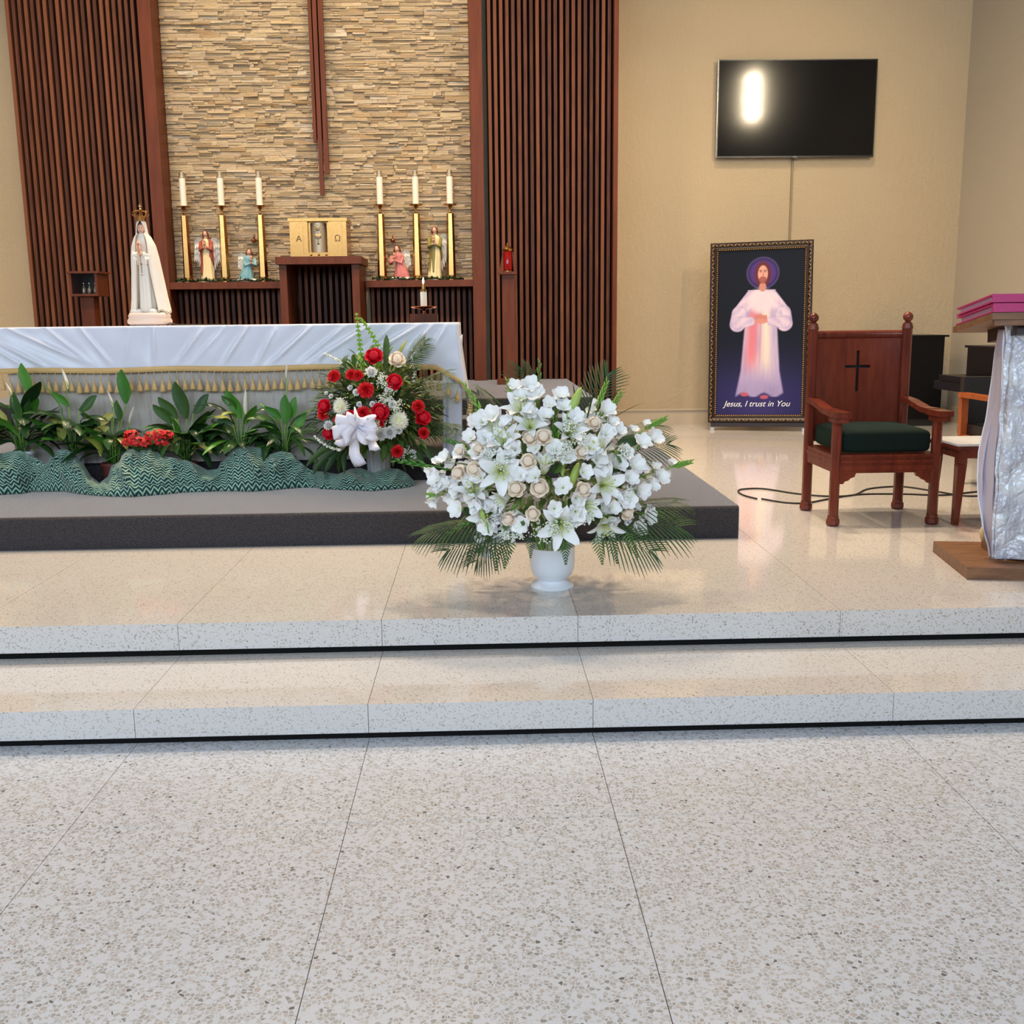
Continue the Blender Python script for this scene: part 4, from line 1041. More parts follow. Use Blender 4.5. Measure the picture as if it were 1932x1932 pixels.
# small side table with white top
zt = P(1810, 838, 5.87).z; x0 = P(1787, 822, 6.25).x; xl = F(1803, 990, Z2).x
e = thing('side_table', 'small dark wooden side table with white top beside the throne chair', 'table', (xl+.2, 6.1, Z2))
X0, X1, Y0, Y1 = xl-.04, xl+.50, 5.86, 6.27
M().box((X0, Y0, zt-.012), (X1, Y1, zt)).build('white_top', MT['white'], e)
b = M(); b.box((X0+.0, Y0+.0, zt-.034), (X1, Y1, zt-.013)); b.box((X0+.02, Y0+.02, zt-.085), (X1-.02, Y1-.02, zt-.034)); b.build('apron', MT['chairwood'], e)
for x in (X0+.045, X1-.045):
    for y in (Y0+.045, Y1-.045):
        b = M(); tbox(b, (x-.012 if x < X0+.1 else x+.012, y, Z2), (x, y, zt-.12), .016, .026); b.box((x-.026, y-.026, zt-.118), (x+.026, y+.026, zt-.085)); b.build('leg', MT['chairwood'], e)
# ------------------------------------------------------------------ piano and cabinet in the corner
KZ = .92; a = F(1765, 718, KZ); d = F(1875, 733, KZ); KX = (a.x+d.x)/2; YA, YB = 8.1, a.y+.02; pt = P(1850, 652, 9.1).z
e = thing('upright_piano', 'black upright piano seen end-on behind the draped lectern', 'piano', (KX+.35, 8.8, Z2))
M().box((KX+.29, YA, .84), (KX+.62, YB, pt-.02)).build('case', MT['piano'], e)
M().box((KX+.27, YA-.02, pt-.02), (KX+.64, YB+.02, pt)).build('lid', MT['piano'], e)
M().box((KX, YA, KZ-.07), (KX+.34, YB, KZ)).build('key_bed', MT['piano'], e)
M().box((KX+.03, YA+.03, KZ), (KX+.30, YB-.03, KZ+.055)).build('fallboard', MT['piano'], e)
M().box((KX+.40, YB-.05, Z2), (KX+.60, YB-.01, .84)).build('end_panel', MT['piano'], e)
M().box((KX+.40, YA+.01, Z2), (KX+.60, YA+.05, .84)).build('end_panel', MT['piano'], e)
M().box((KX+.5, YA+.05, Z2+.1), (KX+.53, YB-.05, .84)).build('lower_panel', MT['pbrown'], e)
zt = P(1812, 740, 11.18).z
e = thing('low_brown_cabinet', 'low dark brown cabinet against the side wall beyond the piano', 'cabinet', (5.32, 10.9, Z2))
M().box((5.26, 10.6, Z2+.05), (5.41, 11.18, zt-.02)).build('body', MT['pbrown'], e)
M().box((5.25, 10.58, zt-.02), (5.415, 11.2, zt)).build('top_board', MT['pbrown'], e)
M().box((5.254, 10.64, Z2+.09), (5.26, 11.14, zt-.06)).build('door', MT['pbrown'], e)
M().box((5.28, 10.62, Z2), (5.40, 11.16, Z2+.05)).build('plinth', MT['blackm'], e)
a = P(1728, 634, 11.0); d = P(1813, 634, 11.0)
e = thing('black_cabinet', 'tall black cabinet with overhanging top behind the throne chair', 'cabinet', ((a.x+d.x)/2-.1, 11.2, Z2))
M().box((a.x-.25, 11.38, Z2+.08), (d.x, 11.9, a.z-.02)).build('body', MT['piano'], e)
M().box((a.x-.27, 11.36, a.z-.02), (d.x+.04, 11.92, a.z)).build('top_board', MT['piano'], e)
M().box((a.x-.23, 11.40, Z2), (d.x-.02, 11.88, Z2+.08)).build('plinth', MT['blackm'], e)
# ------------------------------------------------------------------ lectern with brocade drape and books
e = thing('lectern', 'wooden lectern draped in silver brocade at the right edge', 'lectern', (2.85, 4.95, Z2))
def rb(x0, y0, x1, y1, z0, z1, ang, piv, tilt=None):
    T = Matrix.Translation(piv) @ Matrix.Rotation(math.radians(ang), 4, 'Z') @ Matrix.Translation(-Vector(piv))
    return M().box((x0, y0, z0), (x1, y1, z1), T)
piv = (2.262, 4.63, 0)
b = rb(2.262, 4.63, 3.35, 5.22, Z2, Z2+.058, -9, piv); b.build('base', MT['basewood'], e)
rb(2.50, 4.82, 3.1, 5.05, Z2+.06, 1.40, -6, (2.5, 4.8, 0)).build('post', MT['basewood'], e)
# sloping desk: near edge high, far edge low
n1, f1 = P(1873, 590, 4.62), P(1818, 612, 5.02)
dirx = Vector((1, -.10, 0)).normalized(); diry = (f1-n1)
T = Matrix.Identity(4)
nz = dirx.cross(diry).normalized(); dy = nz.cross(dirx).normalized(); LD = diry.dot(dy)
T = Matrix((dirx, dy, nz)).transposed().to_4x4(); T.translation = n1+dirx*(diry.dot(dirx))*0
M().box((0, 0, -.03), (.80, .50, 0), T).build('desk_board', MT['basewood'], e)
M().box((.012, .01, -.055), (.79, .03, -.03), T).build('front_lip', MT['basewood'], e)
M().box((.13, .06, -.09), (.70, .40, -.03), T).build('desk_box', MT['pbrown'], e)
bk = thing('book', 'big magenta-bound book lying on top of the lectern desk', 'book', tuple(T @ Vector((.3, .2, .03))), 'magenta volumes on the lectern')
M().box((-.004, .0, .045), (.78, .44, .052), T).build('cover', MT['magenta'], bk)
M().box((.01, .01, .052), (.77, .43, .075), T).build('pages', MT['pages'], bk)
M().box((-.004, -.002, .075), (.78, .44, .082), T).build('cover', MT['magenta'], bk)
M().box((-.004, -.006, .045), (.78, .0, .082), T).build('spine', MT['magenta'], bk)
bk = thing('book', 'magenta folder under the big book on the lectern desk', 'book', tuple(T @ Vector((.3, .2, .0))), 'magenta volumes on the lectern')
M().box((-.0, .015, .002), (.79, .46, .008), T).build('cover', MT['magenta'], bk)
M().box((.02, .02, .008), (.78, .44, .034), T).build('pages', MT['pages'], bk)
M().box((-.0, .0, .034), (.79, .45, .041), T).build('cover', MT['magenta'], bk)
M().box((-.0, -.004, .002), (.79, .014, .041), T).build('spine', MT['magenta'], bk)
# drape
def drape(b, xt, xb, y0, y1, ztop, zbot, amp, seed, nfold=5):
    def fn(u, v):
        z = lerp(ztop, zbot, v); t = u
        xl = lerp(xt, xb, min(1, v*1.1)**.8)
        ln1, ln2 = (y1-y0), 1.0
        if t < .35: q = t/.35; x = xl+.02*math.sin(q*9+v*3); y = lerp(y1, y0, q)
        else: q = (t-.35)/.65; x = lerp(xl, xl+.82, q); y = y0-.02
        nn = Vector((x*7+seed, z*5, y*5)); d = amp*(noise.noise(nn)+.6*abs(noise.noise(nn*2.3)))
        f_ = .018*math.sin(t*2*PI*nfold+1.3*math.sin(v*3+seed))*(.3+.7*v)
        if t < .35: return Vector((x-d-f_, y, z))
        return Vector((x, y-d-f_, z))
    b.grid(fn, 130, 90)
ztop = P(1900, 622, 4.75).z
b = M(); drape(b, P(1896, 640, 4.72).x+.02, P(1892, 900, 4.72).x+.02, 4.72, 4.74, ztop+.02, Z2+.075, .014, 3); b.build('brocade_drape', MT['brocade'], e, True).modifiers.new('t', 'SOLIDIFY').thickness = .003
# loose lavender under-cloth showing at the left edge
prof = [(1887, 618), (1879, 660), (1872, 740), (1862, 795), (1848, 850), (1843, 900), (1846, 950), (1851, 1000), (1862, 1030), (1864, 1055)]
b = M()
def fn(u, v):
    py = lerp(622, 1056, v); L = P(interp([(y, x) for x, y in prof], py), py, 4.86)
    R = P(1898-8*math.sin(v*3), py, 4.735); t = u
    return L.lerp(R, t)+Vector((0, .018*math.sin(u*14+v*5)+.012*noise.noise((u*6, v*9, 1)), 0))
b.grid(fn, 30, 60); b.build('under_cloth', MT['organza'], e, True).modifiers.new('t', 'SOLIDIFY').thickness = .002
b = M()
for u in (.0, .98): b.tube([fn(u, v/30)+Vector((0, -.004, 0)) for v in range(31)], .005, 6)
b.build('cloth_edge', MT['satin'], e, True)
c = P(1852, 1006, 4.84); M().tube([c+Vector((0, 0, .03)), c, c+Vector((.004, 0, -.035))], [.004, .012, .006], 8).build('gold_tassel', MT['goldtrim'], e, True)
# ------------------------------------------------------------------ floor cables
def cable(pts, label, r=.006):
    q = [F(x, y, Z2+.006) for x, y in pts]; out = []
    for i in range(len(q)-1):
        p0, p1, p2, p3 = q[max(i-1, 0)], q[i], q[i+1], q[min(i+2, len(q)-1)]
        for k in range(8):
            t = k/8; out.append(.5*((2*p1)+(p2-p0)*t+(2*p0-5*p1+4*p2-p3)*t*t+(3*p1-p0-3*p2+p3)*t**3))
    out.append(q[-1]); tag(M().tube(out, r, 8).build('floor_cable', MT['cable'], None, True), label, 'cable')
cable([(1428, 941), (1405, 935), (1393, 928), (1400, 923), (1440, 922), (1500, 931), (1560, 936), (1610, 934), (1640, 922), (1700, 918), (1760, 926), (1830, 936), (1900, 930)], 'thin black cable looping on the floor before the picture and throne chair')
cable([(1437, 941), (1480, 948), (1520, 949), (1560, 942), (1620, 933), (1700, 932), (1780, 934), (1840, 928), (1900, 926)], 'thin black cable running straight beneath the throne chair')
# ------------------------------------------------------------------ leaf and flower makers
def petal(b, az, L, W, a0, a1, cup=.25, r0=0., z0=0., nt=7, ns=4, ruf=0., tipw=.0, pw=.6, T=None, fl=0.):
    ca_, sa = math.cos(az), math.sin(az); r, z = r0, z0; n0 = len(b.v); dt = 1/nt
    ph = random.uniform(0, 6)
    for i in range(nt+1):
        t = i*dt; a = a0+(a1-a0)*t+fl*max(0, (t-.78)/.22)
        if i: r += math.sin(a)*L*dt; z += math.cos(a)*L*dt
        w_ = W*(math.sin(PI*min(.999, (.06+.90*t)))**pw)*(1 if t < .99 else tipw+.15)
        nx, nz_ = -math.cos(a), math.sin(a)
        for j in range(ns+1):
            s_ = (j/ns-.5)*2; o = cup*w_*s_*s_ + ruf*W*math.sin(s_*5+ph+t*4)*t
            rr_, zz = r+nx*o, z+nz_*o; tx = s_*w_
            p = Vector((rr_*ca_-tx*sa, rr_*sa+tx*ca_, zz)); b.V(T @ p if T else p, (j/ns, max(.001, t)))
    for i in range(nt):
        for j in range(ns): q = n0+i*(ns+1)+j; b.Fc(q, q+1, q+ns+2, q+ns+1)
def proto(b, name, mt, smooth=True):
    o = b.build(name, mt, None, smooth); COL.objects.unlink(o); return o
PR = {}
def mk_lily(k, op):
    random.seed(40+k); b = M()
    for i in range(6):
        w_ = .026 if i % 2 else .020
        petal(b, i*PI/3+random.uniform(-.08, .08), .125*random.uniform(.93, 1.05), w_, .12+.1*op, 1.15*op+(.25 if i % 2 else .4)*op, .30, .004, 0, 9, 4, .06, 0, .75)
    s_ = M()
    for i in range(6):
        a = i*PI/3+.3; tip = Vector((.028*math.cos(a), .028*math.sin(a), .088)); s_.tube([(0, 0, .01), (.010*math.cos(a), .010*math.sin(a), .05), tip], .0014, 4)
        s_.ball(tip, (.006, .003, .003), 6, 4)
    s_.tube([(0, 0, .01), (0, 0, .1)], [.002, .0022], 5); s_.ball((0, 0, .102), .005, 6, 4)
    return proto(b, 'lily', MT['lily']), proto(s_, 'stamens', MT['anther'])
PR['lily'] = [mk_lily(0, 1.0), mk_lily(1, .85), mk_lily(2, .5)]
def mk_rose(name, mt, k=0, sc=1.):
    random.seed(60+k); b = M()
    b.lathe([(.012*sc, -.006*sc), (.0195*sc, .010*sc), (.0185*sc, .018*sc), (.014*sc, .025*sc), (.007*sc, .029*sc), (0, .030*sc)], (0, 0, 0), 20)
    n0 = len(b.v)
    for i in range(len(b.uv)): b.uv[i] = (0, .35)
    tw_ = random.uniform(0, 6)
    def dome(r): return interp([(0, .030), (.007, .029), (.014, .025), (.0185, .018), (.0195, .010)], r)
    def spiral(u, v):          # petal rims winding round the heart of the bloom
        th = u*7.5*PI; r = .0015+.0165*u; r *= 1+.05*math.sin(th*1.37+tw_)
        h = (-.001, .0028, .0036, .0022)[min(3, int(v*3+.01))]; dr = (0, .0002, .0012, .0026)[min(3, int(v*3+.01))]
        rr_ = (r+dr)*sc; return (Vector((rr_*math.cos(th+tw_), rr_*math.sin(th+tw_), (dome(min(r, .0195))+h)*sc)), (u, .5+.5*v))
    b.grid(spiral, 90, 3)
    for k_, (n_, L_, a0_, a1_, w_, fl) in enumerate(((4, .047, 1.40, -.30, .019, .9), (5, .044, 1.45, .10, .020, 1.0), (5, .040, 1.5, .75, .020, .6))):
        for i in range(n_):
            petal(b, i*2*PI/n_+k_*.8+random.uniform(-.2, .2), L_*sc*random.uniform(.92, 1.05), w_*sc, a0_, a1_+random.uniform(-.1, .1), .30, .001, -.006*sc, 10, 6, .04, .6, .3, None, fl)
    return proto(b, name, mt)
PR['rose'] = [mk_rose('rose', MT['rose'], i) for i in range(3)]
PR['redrose'] = [mk_rose('rose', MT['crim'], 5+i, 1.2) for i in range(2)]
def mk_carn(name, mt, k, R=.034, flat=1.):
    random.seed(80+k); b = M()
    for i in range(46):
        t = i/45; a = .1+1.5*t; petal(b, i*2.4, R*(.75+.35*t), R*.42, a*.5, a*1.15, .15, .001, R*.1, 4, 5, .35, 1.2, .35)
    return proto(b, name, mt)
PR['carn'] = [mk_carn('carnation', MT['red'], i) for i in range(3)]
PR['wcarn'] = [mk_carn('white_carnation', MT['mum'], 8+i) for i in range(2)]
def mk_mum(name, mt, k, R, n_, wid, curl):
    random.seed(100+k); b = M()
    b.ball((0, 0, R*.25), R*.33, 10, 6)
    for i in range(n_):
        t = (i+.5)/n_; a = .15+1.75*t; petal(b, i*2.39996, R*random.uniform(.85, 1.1), R*wid, a*.8, a*.8+curl, .3, .002, .0, 5, 2, 0, .6, .4)
    return proto(b, name, mt)
PR['mum'] = [mk_mum('chrysanthemum', MT['mum'], i, .036, 90, .13, -.5) for i in range(2)]
PR['spider'] = [mk_mum('spider_chrysanthemum', MT['spider'], 4+i, .052, 110, .05, .5) for i in range(2)]
PR['button'] = [mk_mum('button_chrysanthemum', MT['mum'], 9, .020, 80, .16, -.3)]
def mk_glad(k):
    random.seed(120+k); b = M()
    for i in range(6): petal(b, i*PI/3+random.uniform(-.15, .15), .056*random.uniform(.9, 1.1), .021, .15, .95+random.uniform(-.2, .3), .2, .002, 0, 6, 4, .16, .7, .55)
    b2 = M(); b2.lathe([(.003, -.022), (.007, -.012), (.003, -.001)], (0, 0, 0), 8)
    return proto(b, 'gladiolus_floret', MT['glad']), proto(b2, 'calyx', MT['stem'])
PR['glad'] = [mk_glad(i) for i in range(3)]
def blade(b, pts, W, cup=.25, side=None, pw=.6, ns=4, T=None):
    pts = [Vector(p) for p in pts]; n0 = len(b.v); k = len(pts)-1
    for i, p in enumerate(pts):
        d = (pts[min(i+1, k)]-pts[max(0, i-1)]).normalized(); sd = side or d.cross(Vector((0, 0, 1))); 
        if sd.length < 1e-3: sd = Vector((1, 0, 0))
        sd = sd.normalized(); up = sd.cross(d); t = i/k; w_ = W*(math.sin(PI*(.04+.94*t))**pw)
        for j in range(ns+1): s_ = (j/ns-.5)*2; b.V(p+sd*(s_*w_)+up*(cup*w_*abs(s_)), (j/ns, max(.001, t)))
    for i in range(k):
        for j in range(ns): q = n0+i*(ns+1)+j; b.Fc(q, q+1, q+ns+2, q+ns+1)
def frond(n_, L, W, droop, lw=.0045, fan=1.1, taper=True):
    b = M(); pts = [Vector((L*t*math.cos(droop*t*.6), 0, L*t*math.sin(.25)-droop*L*.5*t*t)) for t in np.linspace(0, 1, 12)]
    b.tube(pts, [.0035*(1-.8*i/11) for i in range(12)], 5)
    for i in range(n_):
        t = .12+.88*i/(n_-1); k = t*11; p = pts[int(min(10, k))].lerp(pts[min(11, int(k)+1)], k-int(k))
        for sd in (-1, 1):
            a = fan*(1-.55*t); l = W*(math.sin(PI*(.12+.80*t))**.7 if taper else 1.12-t)*random.uniform(.9, 1.08)
            d = Vector((math.cos(a), sd*math.sin(a), .1)); q = [p+d*(l*s_)+Vector((0, 0, -l*.35*s_*s_)) for s_ in (0, .25, .5, .75, 1)]
            blade(b, q, lw, .4, None, .5, 2)
    return b
random.seed(7)
PR['palm'] = [proto(frond(17, .34, .19, .35, .0036), 'palm_frond', MT['palm']) for _ in range(2)]
PR['fern'] = [proto(frond(11, .20, .06, .35, .0042, 1.1, False), 'fern_frond', MT['fol'])]
def mk_leaf(L, W, droop, name, mt, petiole=.0):
    b = M(); pts = []
    for i in range(9):
        t = i/8; a = .95-droop*t; pts.append((0, 0, 0) if i == 0 else (pts[-1][0]+math.cos(a)*L/8, 0, pts[-1][2]+math.sin(a)*L/8))
    blade(b, pts, W, .28, Vector((0, 1, 0)), .75)
    if petiole: b.tube([(-petiole*.35, 0, -petiole*.92), (-petiole*.1, 0, -petiole*.4), pts[1]], [.0035, .003, .002], 5)
    return proto(b, name, mt)
PR['oval'] = [mk_leaf(.11, .028, .9, 'leaf', MT['fol']), mk_leaf(.09, .022, .4, 'leaf', MT['fol'])]
def leafcloud(b, c, R, n_, L, W, seed, below=-.4):
    rr = random.Random(seed)
    for i in range(n_):
        while 1:
            d = Vector([rr.gauss(0, 1) for _ in range(3)]).normalized()
            if d.z > below: break
        r = rr.uniform(.35, .95); p = Vector(c)+Vector((d.x*R[0], d.y*R[1], d.z*R[2]))*r
        l = L*rr.uniform(.6, 1.2); dd = (d+Vector((rr.uniform(-.5, .5), rr.uniform(-.5, .5), rr.uniform(-.4, .3)))).normalized()
        blade(b, [p+dd*l*t+Vector((0, 0, -.25*l*t*t)) for t in (0, .25, .5, .75, 1)], W*rr.uniform(.7, 1.2), .3, None, .7, 2)
def lace(b, c, d, R, n_, seed, rb_=.0035, wide=.9):
    rr = random.Random(seed); c = Vector(c); d = Vector(d).normalized()
    for i in range(n_):
        v = (d+Vector([rr.gauss(0, .45*wide) for _ in range(3)])).normalized()*R*rr.uniform(.7, 1); b.mi = 1
        b.tube([c, c+v*.55+Vector((0, 0, .003)), c+v], .0008, 3, False); b.mi = 0
        for k in range(4): b.ball(c+v+Vector([rr.uniform(-1, 1)*rb_*2.4 for _ in range(3)]), rb_*rr.uniform(.7, 1.1), 5, 3)
def put(kind, parent, loc, d, sc=1., roll=None):
    k = random.choice(PR[kind]); roll = random.uniform(0, 6.28) if roll is None else roll; q = aim(d, roll)
    if isinstance(k, tuple):
        o = inst(k[0], k[0].name.split('.')[0], parent, loc, q, sc); c = inst(k[1], k[1].name.split('.')[0], o, (0, 0, 0)); c.location = (0, 0, 0); return o
    return inst(k, k.name.split('.')[0], parent, loc, q, sc)
def stemto(parent, a, b_, r=.003, name='stem', bow=.03):
    a, b_ = Vector(a), Vector(b_); mid = a.lerp(b_, .5)+Vector((0, 0, bow))
    return M().tube([a, a.lerp(mid, .6), mid.lerp(b_, .4), b_], [r, r, r*.9, r*.8], 6).build(name, MT['stem'], parent, True)
# ------------------------------------------------------------------ white arrangement in the urn
random.seed(21)
U = F(1042, 1103, Z2); U.y = 4.66; U.x = P(1042, 1100, 4.66).x
ZR = P(1042, 1036, 4.60).z
wa = thing('white_flower_arrangement', 'large white lily and rose arrangement in a white urn on the top step', 'flower arrangement', (U.x, U.y, Z2))
H_ = ZR-Z2
M().lathe([(.0, .0), (.099, .0), (.101, .006), (.092, .016), (.072, .026), (.066, .034), (.074, .044), (.092, .062), (.102, .09), (.105, .125), (.105, H_), (.098, H_), (.095, H_-.02), (.0, H_-.02)], tuple((U.x, U.y, Z2)), 48).build('urn', MT['white'], wa, True, sharp=50)
CC = Vector((U.x, U.y+.03, P(1040, 935, 4.66).z))
RX = 250*4.66/1953
def shell(px, py, k=1., cx=1045, cy=900, R=230, Yc=4.69, D=.30):
    r = min(1, math.hypot((px-cx)/R, (py-cy)/R)); Y = Yc-D*k*math.sqrt(max(0, 1-r*r)); p = P(px, py, Y)
    base = P(cx, cy+60, Yc+.02); d = (p-base).normalized(); return p, d
leafm = M(); leafcloud(leafm, (CC.x, 4.70, CC.z+.03), (.42, .22, .36), 420, .11, .016, 5, -.35)
o = leafm.build('foliage_fill', MT['fol'], wa, True); o['kind'] = 'stuff'
b = M()
for k in range(40):
    a = random.uniform(0, 2*PI); d = Vector((math.cos(a)*.5, math.sin(a)*.3, 1)); b.tube([(U.x+.05*math.cos(a), U.y+.05*math.sin(a), ZR-.05), Vector((U.x, U.y, ZR-.05))+d*.25], .0025, 5)
o = b.build('stems', MT['stem'], wa); o['kind'] = 'stuff'
for px, py, s_ in ((897, 886, 1.0), (868, 893, .98), (975, 922, 1.08), (1018, 921, 1.15), (961, 978, .95), (1006, 969, .95), (997, 871, .98), (1026, 826, 1.08), (1001, 829, .9), (1097, 855, .92), (1099, 924, 1.0), (1181, 968, .9), (905, 848, .8), (1120, 800, .85), (870, 850, .8)):
    p, d = shell(px, py, 1.08); put('rose', wa, p, (d+Vector((0, -.9, 0))), s_)
for px, py, s_, dv, kd in ((1057, 990, 1.15, (.05, -1, -.15), 0), (1142, 915, 1.05, (.4, -.8, .2), 0), (1130, 848, 1.05, (-.55, -.6, .75), 1), (893, 925, 1.05, (-.1, -.7, .65), 1), (945, 890, 1.1, (.0, -1, .05), 0),
                           (1142, 992, 1.0, (.1, -.7, -.65), 1), (950, 832, 1.05, (-.2, -.6, .75), 1), (920, 975, .95, (-.2, -.9, -.3), 0), (983, 770, 1.0, (-.2, -.6, .8), 1), (1028, 878, .9, (.1, -.5, .85), 2),
                           (935, 805, .9, (-.4, -.8, .4), 0), (1075, 812, .95, (.2, -.7, .6), 1), (950, 940, .9, (-.7, -.6, -.3), 2), (1110, 955, .9, (.5, -.8, -.1), 1), (1000, 800, .9, (0, -.8, .6), 1)):
    p, d = shell(px, py, 1.06); k = PR['lily'][kd]; q = aim(dv, random.uniform(0, 6)); p = p-Vector(dv).normalized()*.05
    o = inst(k[0], 'lily', wa, p, q, s_); c = inst(k[1], 'stamens', o, (0, 0, 0)); c.location = (0, 0, 0)
# gladiolus spikes: (tip px, root px, fraction of the spike in bloom)
def gladiolus(parent, tip, root, Yt, Yr, bloom=.55, sc=1., nf=7):
    a, t_ = P(*root, Yr), P(*tip, Yt); L = (t_-a).length; mid = a.lerp(t_, .5)+Vector((0, 0, .015))
    pt = lambda u: a.lerp(mid, u*2) if u < .5 else mid.lerp(t_, u*2-1)
    b = M(); b.tube([pt(u) for u in np.linspace(0, 1, 8)], [.0045-.003*u for u in np.linspace(0, 1, 8)], 6)
    nb = 9
    for i in range(nb):      # green bud sheaths overlapping up to the tip
        u = lerp(bloom, 1, (i+.3)/nb); p = pt(min(u, 1)); d = (t_-a).normalized(); sd = Vector((d.z, 0, -d.x)).normalized()*(1 if i % 2 else -1)
        l = lerp(.055, .028, i/nb)*sc; w_ = lerp(.008, .004, i/nb)*sc; dd = (d+sd*.28).normalized()
        b.tube([p, p+dd*l*.4+sd*.002, p+dd*l], [w_*.6, w_, .001], 6)
    g = b.build('gladiolus_spike', MT['stem'] if random.random() < .5 else MT['leafb'], parent, True)
    for i in range(nf):
        u = lerp(.12, bloom, i/max(1, nf-1)); p = pt(u); d = (t_-a).normalized(); sd = Vector((d.z, 0, -d.x)).normalized()*(1 if i % 2 else -1)
        v = d*.6+sd*.7+Vector((0, -.9, .1)); put('glad', parent, p+sd*.012*sc, v, sc*lerp(1.15, .55 if bloom < .9 else .9, i/nf))
GL = [((1018, 680), (1012, 850), 4.72, 4.55, .42), ((872, 720), (940, 840), 4.68, 4.55, .40), ((957, 716), (985, 830), 4.74, 4.6, .45), ((1146, 718), (1110, 830), 4.75, 4.6, .50), ((1172, 742), (1125, 830), 4.7, 4.6, .45),
      ((1256, 790), (1130, 870), 4.66, 4.55, .72), ((1304, 872), (1150, 925), 4.62, 4.5, .75), ((742, 869), (915, 905), 4.62, 4.5, .58), ((838, 1012), (960, 955), 4.55, 4.42, .45), ((840, 830), (940, 880), 4.66, 4.5, .5),
      ((1246, 970), (1120, 975), 4.56, 4.42, .8), ((815, 935), (930, 920), 4.56, 4.46, .95), ((1048, 772), (1048, 880), 4.52, 4.45, .35), ((905, 1040), (975, 950), 4.5, 4.42, .9), ((1235, 905), (1130, 880), 4.58, 4.45, .97), ((900, 785), (985, 860), 4.62, 4.5, .95)]
for t_, r_, Yt, Yr, bl in GL: gladiolus(wa, t_, r_, Yt, Yr, bl, .95)
for px, py in ((1010, 755), (985, 758), (1040, 765), (1062, 770), (1030, 790), (1000, 790), (930, 790), (915, 800), (960, 800), (1085, 790), (1150, 800), (1165, 820), (1175, 855), (1190, 880), (1165, 880), (1205, 840), (1222, 832),
               (835, 905), (832, 935), (850, 918), (870, 960), (925, 990), (1192, 995), (1215, 975), (1225, 915), (1240, 905), (1200, 925), (1100, 890), (1045, 850), (925, 870), (975, 850), (1060, 920), (1085, 965), (1165, 940), (985, 900), (850, 870), (880, 860), (1140, 780), (1180, 905), (905, 860), (935, 850), (960, 865), (890, 830), (920, 830), (1010, 900), (1045, 960), (1085, 940), (1130, 890), (1125, 870), (1150, 960), (1175, 940), (990, 985), (900, 940), (905, 955), (870, 925), (1010, 850), (1070, 870), (1110, 850), (1140, 820), (1000, 735), (975, 735), (1055, 755), (910, 905)):
    p, d = shell(px+random.uniform(-3, 3), py+random.uniform(-3, 3), 1.0); put('glad', wa, p, d+Vector((random.uniform(-.3, .3), -.7, random.uniform(-.1, .4))), random.uniform(.95, 1.3))
# lily buds
for (tx, ty), (rx, ry), w_ in (((1097, 730), (1070, 790), .020), ((1092, 872), (1076, 920), .019), ((1058, 862), (1062, 900), .012), ((905, 955), (915, 985), .012)):
    a, t_ = P(rx, ry, 4.42), P(tx, ty, 4.44); d = t_-a
    M().tube([a+d*t for t in (0, .1, .3, .55, .8, .93, 1)], [w_*k for k in (.25, .5, .92, 1, .75, .4, .08)], 10).build('lily_bud', MT['budg'], wa, True)
    stemto(wa, a-d*.7, a, .0035)
# tiny white lace flowers
for i, (px, py, R) in enumerate(((1065, 838, .075), (1050, 855, .06), (1098, 825, .06), (950, 1012, .07), (975, 1005, .06), (1020, 1008, .075), (1085, 985, .05), (1180, 850, .06), (945, 865, .05), (1190, 930, .05), (925, 850, .05), (1075, 800, .05), (1110, 975, .05), (1040, 1000, .06))):
    p, d = shell(px, py, 1.12); b = M(); lace(b, p-d*R*.7, d+Vector((0, -.5, .1)), R, 34, i, .0042); b.build('lace_flower_spray', [MT['lace'], MT['stem']], wa)
# palm fronds and ferns low on both sides, thin blades on top
def frd(kind, parent, px, py, Y, d, sc, roll=0):
    o = inst(random.choice(PR[kind]), 'palm_frond' if kind == 'palm' else 'fern_frond', parent, P(px, py, Y)); d = Vector(d).normalized()
    up = Vector((0, -.5, .85)); y_ = up.cross(d).normalized(); z_ = d.cross(y_); mt_ = Matrix((d, y_, z_)).transposed()
    o.rotation_mode = 'QUATERNION'; o.rotation_quaternion = mt_.to_quaternion() @ Matrix.Rotation(roll, 3, 'X').to_quaternion(); o.scale = (sc,)*3; return o
for px, py, Y, d, sc, r_ in ((930, 985, 4.52, (-1, -.1, -.22), .95, .2), (950, 1000, 4.48, (-1, -.3, -.35), .85, -.2), (1130, 985, 4.52, (1, -.1, -.12), 1.1, .1), (1140, 970, 4.55, (1, 0, .08), 1.0, -.3), (1120, 1005, 4.46, (.9, -.3, -.3), .85, .3),
                         (1165, 860, 4.66, (1, .1, .15), .75, .3), (960, 1010, 4.44, (-.6, -.6, -.4), .7, 0), (1160, 840, 4.7, (.9, .2, .3), .7, 0), (1010, 800, 4.78, (-.3, .2, 1), .8, .4), (1100, 800, 4.78, (.5, .2, .9), .8, .2), (950, 820, 4.76, (-.5, .2, .7), .7, .2)):
    frd('palm', wa, px, py, Y, d, sc, r_)
for px, py, d, sc in ((1065, 1005, (0, -.4, -1), .75), (1125, 1005, (.15, -.3, -1), .75), (960, 1012, (-.15, -.3, -1), .75), (1000, 1008, (.0, -.3, -1), .55), (900, 1015, (-.3, -.2, -.9), .7), (935, 1015, (0, -.2, -1), .75), (1180, 1000, (.3, -.2, -.8), .7), (1150, 1008, (.2, -.2, -.9), .7)):
    frd('fern', wa, px, py, 4.42, d, sc)
random.seed(5)
